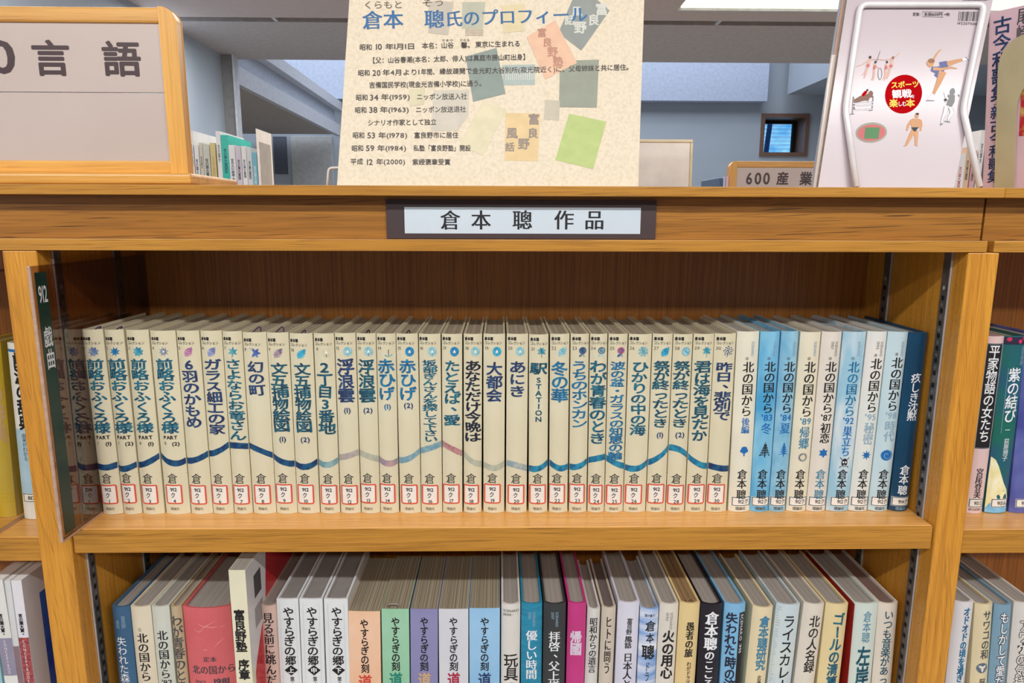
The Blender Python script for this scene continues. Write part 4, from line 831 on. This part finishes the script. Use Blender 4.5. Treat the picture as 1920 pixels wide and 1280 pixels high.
for t, x0, x1, y0, y1 in (('昭和', 674, 698, 89, 89), ('10', 703, 718, 88, 88), ('年1月1日', 722, 779, 88, 87), ('本名：', 791, 827, 86, 86), ('山谷', 827, 851, 85.5, 85), ('馨。', 864, 889, 85, 85), ('東京に生まれる', 891, 976, 84, 82),
        ('【父：山谷春潮(本名：太郎、俳人)は真庭市勝山町出身】', 692, 992, 114, 107), ('昭和', 671, 694, 137.5, 137), ('20', 698, 714, 137, 137), ('年4月より1', 717, 787, 136.5, 135.5), ('年間、', 789, 822, 135, 135), ('縁故疎開で金光町大谷別所(寂光院近く)に、', 824, 1066, 134.5, 130), ('父母姉妹と共に居住。', 1066, 1186, 129.5, 126),
        ('吉備国民学校(現金光吉備小学校)に通う。', 692, 910, 160, 156.5), ('昭和', 667, 690, 183.5, 183), ('34', 693, 710, 183, 183), ('年(1959)', 714, 769, 182.5, 182), ('ニッポン放送入社', 781, 876, 182, 181), ('昭和', 665, 688, 207, 206.5), ('38', 691, 709, 206.5, 206), ('年(1963)', 712, 767, 206, 206), ('ニッポン放送退社', 779, 874, 206, 205),
        ('シナリオ作家として独立', 689, 819, 230.5, 229), ('昭和', 661, 684, 254, 254), ('53', 687, 705, 254, 254), ('年(1978)', 709, 764, 254, 254), ('富良野市に居住', 776, 860, 254, 253.5), ('昭和', 659, 682, 278.5, 278), ('59', 685, 703, 278, 278), ('年(1984)', 707, 762, 278, 278), ('私塾「富良野塾」開設', 775, 883, 278, 278),
        ('平成', 657, 681, 303.5, 303), ('12', 685, 702, 304, 304), ('年(2000)', 705, 760, 303.5, 303.5), ('紫綬褒章受賞', 773, 845, 304, 304)):
    D.tx(t, x0, x1, y0, y1, 11.5 if not t[0].isdigit() else 14, tk, 'med')
D.tx('やまや', 828, 850, 76, 76, 5, tk); D.tx('かおる', 862, 881, 75.5, 75.5, 5, tk)
D.emit('body_text', board_fn, me)
wire = mat('white_coated_wire', (240, 238, 240), .25, coat=.4)
yb = .1; P = [atY(x, y, yb) for x, y in ((613, 350), (616, 315), (700, 311), (706, 350))]; P[0].z = P[3].z = TOPZ+.0013
wr = empty('wire_stand', (P[0].x, yb, TOPZ), 'white wire stand peeking out behind the left edge of the cream profile board', 'stand')
tube('wire', [q-wr.location for q in round_path(P, .004)], .0013, wire, wr)

# ------------------------------------------------------------------ sports book on a wire stand
nS = Vector((-.03, -1, .20)).normalized(); pS = Vector((.37, .03, TOPZ))
def S_(x, y): return atP(x, y, pS, nS)
q0, q1, q2, q3 = S_(1534, 352), S_(1788, 354), S_(1864, -8), S_(1589, -8)
up = ((q3-q0)+(q2-q1)).normalized(); q3 = q3+up*.012; q2 = q2+up*.012
o1 = (q0+q1)/2; zmin = TOPZ+.0003
sb = empty('book', o1[:], 'large pink-white book in a white wire stand, sports drawings round a red oval', 'book', 'books displayed upright on the counter')
cvr = mat('cover_pinkish_white_gloss', (190, 178, 184), .3, (186, 170, 176), (6, 6, 6), coat=.4)
def slab(name, P4, d0, d1, m, par, org, ins=(0, 0)):
    """flat board between depths d0 and d1 behind the corners P4"""
    c = sum(P4, Vector())/4
    A = [p+(c-p)*ins[0]-nS*d0-org for p in P4]; B = [p+(c-p)*ins[0]-nS*d1-org for p in P4]
    return mesh(name, A+B, [(0, 1, 2, 3), (7, 6, 5, 4), (0, 4, 5, 1), (1, 5, 6, 2), (2, 6, 7, 3), (3, 7, 4, 0)], m, par)
Q = [q0, q1, q2, q3]
cv = slab('cover', Q, 0, .0008, cvr, sb, o1); slab('page_block', Q, .001, .0052, pages, sb, o1, (.006, 0)); slab('cover', Q, .0054, .0060, cvr, sb, o1)
def s_fn(x, y, l): return S_(x, y)+nS*(.0002+.00005*l)-o1
need('定価：本体1600円+税1922075016スポーツ観戦を楽しむ本9784')
D = PDec(); sk = mat('print_skin', (206, 146, 92), .4); skp = mat('print_skin_pale', (222, 176, 158), .4); hair = mat('print_hair_brown', (140, 84, 40), .4); nv = mat('print_navy_skirt', (74, 84, 146), .4); rd = mat('print_red', (186, 0, 12), .7, spec=.05)
gy = mat('print_grey', (120, 122, 126), .4); wt = mat('print_white', (236, 232, 236), .4); gn = mat('print_grass', (44, 118, 50), .4); tr_ = mat('print_track_red', (196, 84, 84), .4); gg = mat('print_rim_grey', (146, 150, 134), .4); yl = mat('print_yellow', (246, 206, 40), .4); rs = mat('print_rose', (206, 90, 96), .4)
def Z(x, y): return (1580+x/5.818, 80+y/5.818)   # measured on an enlarged view of the drawings
def limb(P, W, m, l=2): D.line([Z(*p) for p in P], [v/5.818 for v in W] if isinstance(W, (list, tuple)) else W/5.818, m, l)
def blob(x, y, rx, ry, m, l=3, rot=0): c = Z(x, y); D.ell(c[0], c[1], rx/5.818, ry/5.818, m, l, 16, rot)
# red oval and its words
D.ell(1694, 176.5, 34, 37, rd, 1, 36, .5)
D.tx('スポーツ', 1670, 1723, 160, 158, 12.5, yl, 'heavy', 3); D.tx('観戦', 1672, 1709, 177, 175.5, 15.5, wt, 'heavy', 3); D.tx('を', 1708, 1715, 181, 181, 7, wt, 'med', 3)
D.tx('楽', 1667, 1683, 194, 194, 14.5, yl, 'heavy', 3); D.tx('しむ', 1683, 1699, 195, 195, 9, wt, 'bold', 3); D.tx('本', 1698, 1715, 193.5, 193.5, 15, yl, 'heavy', 3)
# figure skater
limb([(990, 185), (1020, 130), (1050, 90), (1078, 75)], [22, 20, 14, 8], sk); blob(955, 225, 40, 42, sk); blob(965, 200, 38, 26, hair, 3.2); limb([(965, 285), (1020, 300), (1100, 285)], [50, 75, 70], nv, 2.2); limb([(1060, 260), (1145, 240)], [95, 85], nv, 2.4)
limb([(985, 285), (1080, 290), (1180, 270), (1245, 285)], [34, 28, 18, 10], sk, 2.8); limb([(1140, 235), (1230, 205), (1310, 185)], [58, 42, 26], sk, 2.5); limb([(1305, 185), (1368, 180)], [34, 26], wt, 3); limb([(1340, 160), (1370, 195)], 9, nv, 3.3)
limb([(1010, 370), (1060, 310)], [40, 60], nv, 2.1); limb([(1090, 315), (1060, 400), (1025, 480), (990, 560)], [85, 62, 46, 30], sk, 2.6); limb([(985, 560), (960, 600), (930, 620)], [34, 42, 22], wt, 3); limb([(903, 634), (998, 632)], 8, gy, 3.2)
# rhythmic gymnasts
for dx, dy, sc_, arms in ((0, 0, 1, [(150, 260), (220, 232), (285, 190), (340, 180), (400, 182)]), (250, 5, 1, [(390, 180), (440, 190), (520, 180), (575, 150), (620, 112)])):
    blob(298+dx, 160+dy, 15, 16, hair if dx else ink, 3.2); limb([(290+dx, 180+dy), (272+dx, 265+dy)], [30, 38], skp, 2.4); limb([(288+dx, 240+dy), (262+dx, 262+dy)], 30, rs, 2.8); limb([(275+dx, 265+dy), (240+dx, 330+dy), (205+dx, 355+dy)], [24, 18, 10], skp, 2.2); limb([(268+dx, 268+dy), (250+dx, 340+dy), (230+dx, 392+dy)], [24, 18, 9], skp, 2.3); limb(arms, [7, 9, 12, 11, 8], skp, 2.6)
for dx in (0, 125):
    blob(357+dx, 212, 13, 14, ink, 3.2); limb([(352+dx, 230), (340+dx, 300)], [26, 30], skp, 2.4); limb([(350+dx, 250), (340+dx, 292)], [22, 24], rs, 2.7); limb([(340+dx, 300), (345+dx, 360), (330+dx, 415)], [20, 16, 8], skp, 2.3); limb([(338+dx, 300), (335+dx, 360), (310+dx, 410)], [18, 14, 8], skp, 2.2); limb([(360+dx, 250), (395+dx*.8, 290)], 9, skp, 2.5)
limb([(372, 200), (392, 140), (410, 90)], [8, 6, 5], gy, 3); c = Z(405, 340); D.ring(c[0], c[1], 24/5.818, 66/5.818, 1, gy, 3, 20)
# show jumper
bwn = mat('print_horse_brown', (120, 70, 44), .4); limb([(110, 680), (130, 640), (200, 610), (270, 590), (315, 560)], [20, 40, 62, 60, 46], bwn, 2.4); blob(305, 555, 26, 30, bwn, 2.6); limb([(325, 580), (318, 600)], 22, bwn, 2.7); limb([(230, 620), (285, 625), (270, 645)], [22, 14, 8], bwn, 2.5); limb([(130, 650), (120, 700), (135, 740)], [20, 12, 8], bwn, 2.5)
limb([(215, 580), (245, 545), (262, 530)], [30, 34, 20], rd, 2.9); blob(268, 518, 12, 12, ink, 3.2)
for y in (665, 695, 740): limb([(110, y), (330, y-14)], 9, wt, 2.8); limb([(110, y-7), (330, y-21)], 3, gy, 2.9)
limb([(118, 590), (105, 775)], [16, 12], gy, 2.7); limb([(332, 590), (318, 740)], [14, 10], gy, 2.7); limb([(65, 785), (125, 775)], 9, gy, 2.9); limb([(285, 742), (328, 735)], 8, gy, 2.9)
# stadium
c = Z(312, 980); D.ell(c[0], c[1], 29.5, 19, gg, 1, 28, -.08); D.ell(c[0], c[1]+.5, 26.5, 15.5, tr_, 2, 28, -.08); D.quad([Z(232, 1048), Z(388, 1048), Z(404, 925), Z(245, 925)], gn, 3)
# sumo wrestler
blob(806, 800, 22, 26, sk, 3); blob(812, 778, 20, 12, ink, 3.3); limb([(800, 830), (798, 880), (785, 925)], [90, 108, 82], sk, 2.2); limb([(755, 845), (715, 905), (697, 960)], [34, 28, 18], sk, 2.3); limb([(845, 845), (855, 900), (848, 962)], [34, 28, 18], sk, 2.3)
D.quad([Z(745, 925), Z(828, 922), Z(795, 968), Z(775, 968)][::-1], ink, 3); limb([(770, 960), (725, 1050), (690, 1120)], [52, 38, 22], sk, 2.1); limb([(800, 960), (802, 1050), (800, 1120)], [52, 36, 22], sk, 2.15); limb([(668, 1127), (700, 1118)], 14, sk, 2.4); limb([(785, 1112), (815, 1125)], 14, sk, 2.4)
# fencer
blob(1196, 535, 28, 40, gy, 3.2, .15); limb([(1185, 570), (1180, 640), (1160, 690)], [80, 78, 62], gy, 2.6); limb([(1210, 620), (1250, 590), (1268, 565)], [30, 22, 16], wt, 2.5); blob(1262, 578, 10, 16, gy, 3); limb([(1145, 600), (1115, 645)], [28, 22], wt, 2.9); blob(1120, 625, 16, 16, ink, 3.1); limb([(1100, 545), (1120, 620)], 3.5, ink, 3)
for P in ([(1130, 700), (1115, 770), (1090, 820), (1075, 890)], [(1175, 700), (1192, 770), (1150, 830), (1160, 862)]): limb(P, [50, 46, 28, 18], gy, 2.1); limb(P, [44, 40, 22, 12], wt, 2.3)
limb([(1060, 895), (1088, 885)], 18, gy, 2.6); limb([(1110, 858), (1170, 866)], 12, gy, 2.6)
# price and bar code
D.tx('定価：', 1711, 1729, 27, 27, 6.5, ink, 'med'); D.tx('本体1600円', 1732, 1767, 27, 27.5, 7, ink, 'med'); D.tx('+税', 1769, 1781, 27.5, 27.5, 6, ink, 'med')
D.line([(1729.5, 22), (1769, 23), (1768, 32.5), (1729, 31.5), (1729.5, 22)], .5, ink, 2)
x = 1798.0
while x < 1834: D.quad([(x-2.0*1, 40), (x+random.choice((.7, 1.2, .7))-2.0, 40), (x+1.0, 22), (x, 22)], ink, 2); x += random.choice((1.7, 2.3, 2.9))
D.tx('1922075016', 1795, 1833, 44, 45, 6, ink, 'reg')
x = 1806.0
while x < 1852: D.quad([(x-.4, 1.5), (x+1-.4, 1.5), (x+1.1, -7), (x, -7)], ink, 2); x += random.choice((1.7, 2.3))
D.emit('cover_print', s_fn, cv)
# thin volumes standing behind it
for i, (lb, dx0, top, cc, dd) in enumerate((('thin cream volume directly behind the sports book, its edge showing on the left', -.002, -.068, cov('cream_edge', (232, 218, 206)), .0064), ('thin peach volume behind the sports book, visible as a narrow strip', -.001, .0, cov('peach_edge', (238, 196, 170)), .0090), ('thin bluish volume at the back of the sports book stack', -.002, -.008, cov('bluish_edge', (176, 186, 206)), .0116))):
    rt = (q1-q0).normalized(); A = [q0+rt*dx0, q1-rt*.02, q2-rt*.02+up*(top), q3+rt*dx0+up*(top)]
    e_ = empty('book', o1[:], lb, 'book', 'books displayed upright on the counter'); slab('cover', A, dd, dd+.0006, cc, e_, o1); slab('page_block', A, dd+.0007, dd+.0016, pagesG, e_, o1, (.008, 0)); slab('cover', A, dd+.0017, dd+.0022, cc, e_, o1)
# the wire stand gripping it
ws = empty('wire_stand', o1[:], 'white wire book stand whose cranked frame runs in front of the sports book', 'stand')
def W_(x, y, k): return S_(x, y)+nS*(.0022+k)-o1
P = [W_(1600, 353, .004), W_(1583, 206, .0), W_(1611, 11, .0), W_(1843, 11, .0), W_(1803, 206, .0), W_(1829, 353, .004)]
tube('wire', round_path(P, .007, 6), .0030, wire, ws, 12)

# ------------------------------------------------------------------ classical poetry book held by a beige bookend, right
need('古今和歌集一新尾崎左永子'); pink = cov('rose_pink', (230, 198, 206), (222, 186, 196)); fl = mat('cover_red_flowers', (190, 34, 44), .35, (206, 170, 90), (70, 70, 70), thr=(.5, .62), detail=2)
aL, aR = atY(1844, 355, .075), atY(1905, 356, .050)
ang = math.atan2(aR.y-aL.y, aR.x-aL.x); Wd = (aR-aL).length; Hh = atY(1851, 28, .075).z-TOPZ
pr_ = empty('book', (aL.x, aL.y, TOPZ+.0004), 'rose-pink poetry volume turned slightly, red flowered picture on its cover, behind the beige bookend', 'book', 'books displayed upright on the counter', rz=ang)
pr_.rotation_euler = (.17, 0, ang); nP = (Matrix.Rotation(ang, 3, 'Z') @ Matrix.Rotation(.17, 3, 'X')) @ Vector((0, -1, 0))
box('front_cover', 0, Wd+.075, 0, .0008, 0, Hh, pink, pr_); box('back_cover', 0, Wd+.075, .0210, .0218, 0, Hh, pink, pr_)
box('page_block', .002, Wd+.072, .0010, .0208, .003, Hh-.003, pages, pr_); box('spine', -.0008, -.0001, 0, .0218, 0, Hh, pink, pr_)
box('cover_picture', Wd, Wd+.075, -.0003, -.0001, .052, Hh, fl, pr_)
D = Dec(); D.vtext('古今和歌集', .0105, Hh-.006, Hh-.084, .0145, iNavy, 'pen', 1, .04); D.vtext('新古今和歌集', .0100, Hh-.088, Hh-.163, .0125, iNavy, 'pen', 1, .04); D.line([(.006, Hh-.086), (.018, Hh-.086)], .0005, ink, 1); D.vtext('尾崎左永子', .0275, Hh-.002, Hh-.075, .009, iGR, 'mincho', 1)
D.emit('title', lambda u, v, l: (u, -.0002-.00005*l, v), pr_)
be = mat('bookend_beige_enamel', (194, 182, 144), .35, coat=.2)
o2 = atP(1864, 355, pr_.location+nP*.004, nP); o2.z = TOPZ+.0004
er = empty('bookend', o2[:], 'beige enamelled metal bookend with a rounded cut-out, at the right edge of the counter', 'bookend')
def bc(x, y): q = atP(x, y, o2, nP); return q-o2
out = [(1864, 354.5), (1867, 240), (1871, 130), (1875, 108), (1884, 90), (1900, 74), (1925, 61), (1990, 40), (2060, 60), (2060, 354)]
inn = [(1901, 354.5), (1903, 300), (1905, 215), (1908, 190), (1916, 170), (1930, 155), (1975, 140), (2030, 190), (2030, 300), (2030, 354)]
V = []; n = len(out)
for k in (0, 1):
    off = -nP*.0012*k
    V += [bc(*p)+off for p in out]+[bc(*p)+off for p in inn]
Fc = []
for i in range(n-1): Fc += [(i, i+1, n+i+1, n+i), (2*n+i+1, 2*n+i, 3*n+i, 3*n+i+1), (i+1, i, 2*n+i, 2*n+i+1), (n+i, n+i+1, 3*n+i+1, 3*n+i)]
Fc += [(0, n, 3*n, 2*n), (n-1, 2*n-1+0, 4*n-1, 3*n-1)]
for v in V: v.z = max(v.z, 0)
mesh('upright_plate', V, Fc[:-1], be, er)

# ------------------------------------------------------------------ easel board behind, on the counter
Ye = .33; a = atY(1150, 352, Ye); a.z = TOPZ; x1, zt = corner(1302, 261, Ye)
er = empty('easel_board', (x1-.1, Ye, TOPZ+.0004), 'blank cream-framed white board behind the right edge of the profile board', 'board'); er.rotation_euler = (-.06, 0, 0); hh = zt-TOPZ; lip = mat('easel_cream_lip', (240, 226, 190), .4)
box('board_panel', -.16, .096, .002, .006, 0, hh-.004, white, er); box('board_rim', -.16, .1, 0, .008, hh-.004, hh, lip, er, .001); box('board_rim', .0962, .1, 0, .008, 0, hh-.0042, lip, er, .001)

# ------------------------------------------------------------------ rear bookcase and what stands on it
RZ = 1.44
rb = empty('bookcase', (0, 1.2, 0), 'second low oak bookcase behind, hidden below the counter line', 'bookcase')
box('top_board', -1.9, 2.6, -.24, .24, RZ-.02, RZ, oakX, rb); box('front_panel', -1.9, 2.6, -.22, -.2, 0, RZ-.0205, oakX, rb); box('end_panel', -1.9, -1.88, -.199, .22, 0, RZ-.0205, oakZ, rb); box('end_panel', 2.58, 2.6, -.199, .22, 0, RZ-.0205, oakZ, rb)
RB = 'volumes on the rear bookcase'; Yb = 1.0
def rear(lb, x0, x1, yt, c, txt=None, dep=.15, tall=0, Yb=Yb):
    a, b_ = atY(x0, yt, Yb), atY(x1, yt, Yb); X = (a.x+b_.x)/2; w_ = (b_.x-a.x)-.0006; h_ = a.z-RZ
    r = empty('book', (X, Yb, RZ+.0003), lb, 'book', RB); box('cover', -w_/2, -w_/2+.0008, .001, dep, 0, h_, c, r); box('cover', w_/2-.0008, w_/2, .001, dep, 0, h_, c, r); box('spine', -w_/2, w_/2, 0, .001, 0, h_, c, r)
    box('page_block', -w_/2+.001, w_/2-.001, .0012, dep-.001, .001, h_-.0015, pagesG, r)
    D = Dec(); s_ = min(w_*.5, .0075)
    D.vtext('言の葉大賞国民'[:random.randint(4, 7)], 0, h_-.03, h_-.03-s_*7.5, s_, txt or iGR, 'med', 1); D.vtext('作品', 0, .075, .045, s_*.8, txt or iGR, 'reg', 1)
    D.emit('title', lambda u, v, l: (u, -.0002-.00005*l, v), r)
    return r
wh = cov('rear_white', (246, 246, 246)); 
for lb, x0, x1, yt, c, t in (('tall white folder next to the oak sign frame, on the rear bookcase', 350, 361.5, 245, wh, ink), ('white volume with black print just right of the sign frame', 362, 372, 273, wh, ink), ('ivory slim volume, third from the sign frame on the rear bookcase', 372.5, 379, 268, cov('rear_ivory', (222, 218, 196)), None), ('white volume with bold black letters left of the yellow one', 379.5, 392, 272, cov('rear_greywhite', (214, 216, 206)), ink),
        ('pale yellow slim volume on the rear bookcase', 392.5, 403, 268, cov('rear_yellow', (226, 210, 146)), iTan), ('tall white volume leaning on the turquoise one', 403.5, 412.5, 246, wh, iGR), ('tall turquoise volume on the rear bookcase', 413, 427, 253, cov('rear_turquoise', (52, 196, 176), (62, 204, 184)), iDteal), ('white narrow volume right of the turquoise one', 427.5, 440, 272, wh, iNavy),
        ('lilac-white narrow volume, second right of the turquoise one', 440.5, 451, 274, cov('rear_lilac', (222, 216, 228)), ink), ('white narrow volume, third right of the turquoise one', 451.5, 461, 274, wh, iNavy), ('white narrow volume left of the light blue one', 461.5, 471, 277, cov('rear_cool_white', (224, 230, 232)), ink), ('light blue narrow volume beside the white bookend', 471.5, 481, 286, cov('rear_light_blue', (122, 194, 214)), iWhite)):
    rear(lb, x0, x1, yt, c, t, dep=.10 if 'light blue' in lb else .15)
a = atY(479, 241, Yb); hb = a.z-RZ
eb_ = empty('bookend', (a.x, Yb, RZ+.0003), 'white metal bookend with a grey card, right end of the rear row of volumes', 'bookend')
box('upright_plate', 0, .0015, 0, .105, 0, hb, white, eb_, .0003); box('card', .0016, .0022, .014, .092, .0, hb-.028, mat('grey_card', (176, 172, 164), .5), eb_); D = Dec(); D.ell(.045, .05, .008, .016, wt, 1); D.emit('card_cutout', lambda u, v, l: (.0024, u, v), eb_)
for lb, x0, x1, yt, c in (('pale beige volume right of the sports book, on the rear bookcase', 1786, 1795, 302, cov('rear_beige', (214, 204, 176))), ('white volume with pink print behind the wire stand', 1796, 1812, 288, wh), ('peach volume behind the wire stand', 1813, 1823, 276, cov('rear_peach', (232, 196, 166))), ('rose volume behind the wire stand', 1824, 1833, 282, cov('rear_rose', (222, 180, 186))), ('tall white volume just left of the pink poetry book', 1840, 1850, 244, wh),
        ('dark blue slim volume left of the 600 sign', 1349, 1355, 334, cov('rear_navy', (60, 84, 120))), ('pale blue slim volume left of the 600 sign', 1356, 1361, 331, cov('rear_pale_blue', (178, 194, 220))), ('pink slim volume touching the 600 sign', 1361.5, 1367, 330, cov('rear_pink', (224, 180, 186)))):
    rear(lb, x0, x1, yt, c, rs if 'pink print' in lb else None)
Y = 1.0; xl = corner(1370, 300, Y)[0]; zt = corner(1400, 302, Y)[1]; L_ = []
for ch, x0, x1, y0, y1 in (('6', 1398, 1413, 324, 345), ('0', 1414, 1430, 324, 345), ('0', 1430, 1446, 324, 345), ('産', 1457, 1480, 323, 346), ('業', 1500, 1524, 323, 347)):
    a, b_ = corner((x0+x1)/2, (y0+y1)/2, Y); c, d = corner(x1, y0, Y); L_.append((ch, a, b_, (c-a)*2*(1.1 if ord(ch) > 255 else 1.75), (d-b_)*2*(1.1 if ord(ch) > 255 else 1.45)))
frame_sign('small oak-framed sign with the number 600 on the rear bookcase', xl, xl+.42, RZ+.0003, zt, Y, .014, L_, False, side=.016)

# ------------------------------------------------------------------ room beyond
ceilm = mat('ceiling_board_grey', (196, 184, 182), .8, (190, 180, 178)); ceil2 = mat('ceiling_board_grey_far', (184, 180, 180), .8); wallu = mat('wall_paint_skylit_blue', (182, 196, 222), .7); wallb = mat('wall_paint_blue_grey', (168, 180, 194), .7, (164, 176, 190), (2, 2, 2)); wallw = mat('wall_paint_white', (196, 204, 218), .7); gapm = mat('slot_dark', (14, 14, 20), .8); glow = mat('lamp_diffuser', (255, 252, 224), .5, emit=1.25); trimw = mat('painted_trim_white', (200, 204, 212), .6); soff = mat('soffit_grey', (178, 172, 166), .8)
CZ = 2.6
ys = atZ(1350, 45, CZ).y; ye = atZ(960, 112, CZ).y
def C_(n, *a, **k): return struct(box(n, *a, **k))
C_('ceiling', -6, 6, -4, 2.15, CZ, CZ+.05, ceilm); C_('ceiling.001', -6, .98, 2.15, ys-.06, CZ, CZ+.05, ceilm); C_('ceiling.002', -6, 6, ys+.03, ye, CZ, CZ+.05, ceil2); C_('ceiling.003', .98, 6, atZ(1400, 22, CZ).y, ys-.06, CZ, CZ+.05, ceilm)
C_('trim_1', -6, 6, ys-.06, ys+.03, CZ+.03, CZ+.05, gapm); C_('floor', -6, 6, -4, 9, -.02, 0, mat('floor_light_vinyl', (172, 164, 156), .7))
for i, x in enumerate((-1.33, 1.28)):
    o = C_('trim_%d' % (i+2), x, x+.02, ys-.06, ys+.03, CZ+.002, CZ+.029, trimw); o.rotation_euler = (0, 0, 0)
cl = empty('ceiling_light', (2.1, 2.6, CZ+.012), 'long recessed ceiling light with a pale glowing diffuser, top right', 'light'); box('diffuser', -1.1, 1.5, -.42, atZ(1400, 22, CZ).y-2.6-.02, 0, .01, glow, cl); box('light_frame', -1.12, 1.5, atZ(1400, 22, CZ).y-2.6-.018, atZ(1400, 22, CZ).y-2.6-.001, -.012, .01, trimw, cl)
# left side wall, its end post and the low gallery ceiling
xw = -1.99
C_('wall_left', xw-.1, xw, -4, ye-.10, 0, CZ, wallb); C_('wall_left_post', xw-.1, xw+.085, ye-.098, ye-.02, 0, CZ-.001, mat('post_paint_grey', (128, 128, 130), .7)); C_('trim_4', xw+.086, xw+.1, ye-.12, ye-.04, 0, CZ-.001, trimw)
C_('ceiling_header', -6, 6, ye+.0005, ye+.05, CZ, 3.2, ceil2)
C_('gallery_soffit', -6, -1.98, ye+.06, 8.0, 2.45, 2.5, soff)
C_('gallery_beam', -1.979, -1.93, ye+.06, 8.0, 2.43, 2.56, trimw); C_('gallery_beam.001', -2.05, -1.99, ye+.06, 8.0, 2.501, 2.80, wallw); C_('gallery_beam.002', -1.985, -1.90, ye+.06, 8.0, 2.72, 2.82, trimw)
FY = 8.16
# far wall built round the window opening
wx0, wz1 = corner(1428, 213, FY); wx1, wz0 = corner(1512, 293, FY)
C_('wall_back', -7, wx0, FY, FY+.4, 0, 2.86, wallb); C_('wall_back.001', wx0, 7, FY, FY+.4, 0, wz0, wallb); C_('wall_back.002', wx0, 7, FY, FY+.4, wz1, 5, wallb); C_('wall_back.003', wx1, 7, FY, FY+.4, wz0, wz1, wallb)
C_('wall_back.004', -7, wx0-.0, FY-.16, FY+.4, 2.861, 5, wallu)  # upper wall colour lightened to carry the brightness of the skylight
C_('ceiling_skylight', -7, 7, ye+.06, FY, 5.01, 5.05, wallw)
C_('wall_right', 7, 7.1, -4, FY+.4, 0, 5, wallb); C_('wall_far_left', -7.1, -7, ye, FY+.4, 0, 5, wallb)
C_('wall_bulkhead', corner(1498, 168, FY-.5)[0], 6.9, 5.2, FY-.17, corner(1498, 168, FY-.5)[1], 5, wallb)
fw_ = mat('window_timber', (120, 92, 78), .5); dep = .3
wn = bpy.data.objects.new('window_1', None); COL.objects.link(wn); wn['kind'] = 'structure'; wn.location = ((wx0+wx1)/2, FY, wz0); W2 = (wx1-wx0)/2; H2 = wz1-wz0; t = .045
box('window_frame', -W2, W2, -.02, dep, H2-t, H2, fw_, wn); box('window_frame', -W2, W2, -.02, dep, 0, t, fw_, wn); box('window_frame', -W2, -W2+t, -.02, dep, t, H2-t, fw_, wn); box('window_frame', W2-t, W2, -.02, dep, t, H2-t, fw_, wn)
for a in ((-W2+t, W2-t, H2-t-.04, H2-t), (W2-t-.045, W2-t, t, H2-t-.04), (-W2+t, -W2+t+.02, t, H2-t-.04)): box('sash', a[0], a[1], dep-.05, dep, a[2], a[3], black, wn)
box('pane', -W2+t+.02, W2-t-.045, dep-.03, dep-.025, t, H2-t-.04, acrylic('window_glass', (.92, .96, 1.0), .01), wn)
# house and trees outside the window
osd = mat('siding_daylight_glow', (90, 176, 226), .6, (176, 226, 250), (3, 3, 5), emit=.75, thr=(.35, .6)); C_('wall_neighbour_house', wx0-1, wx1+2.5, FY+1.5, FY+1.6, 1, 4.5, osd)  # siding emits its own colour, standing in for daylight on it
for i in range(26): C_('siding_board' if i == 0 else 'siding_board.%03d' % i, wx0-1, wx1+2.5, FY+1.485, FY+1.499, 2.0+.055*i, 2.0+.055*i+.044, osd)
tr0 = empty('tree', (wx0+.35, FY+1.0, 0), 'slim leaning tree trunk seen through the small window', 'tree'); tube('trunk', [(0, 0, 0), (.05, 0, 1.5), (.13, 0, 2.6), (.2, 0, 3.4)], .035, mat('bark_blue_grey', (70, 100, 150), .8), tr0); tube('branch', [(.17, 0, 2.9), (.4, 0, 3.2)], .015, MATS['bark_blue_grey'], tr0)
# far doors under the gallery
dm = mat('door_paint_pale', (186, 192, 196), .6); dd = mat('door_opening_dark', (84, 92, 108), .7)
x0, z1 = corner(545, 255, FY-.02); x1, _ = corner(622, 255, FY-.02); C_('door_1', x0, x1, FY-.04, FY-.001, 0, z1, dm, bev=.005)
x0, z1 = corner(512, 256, FY-.02); x1, _ = corner(536, 256, FY-.02); _, z0 = corner(520, 326, FY-.02); C_('window_2', x0, x1, FY-.03, FY-.001, z0, z1, dd)
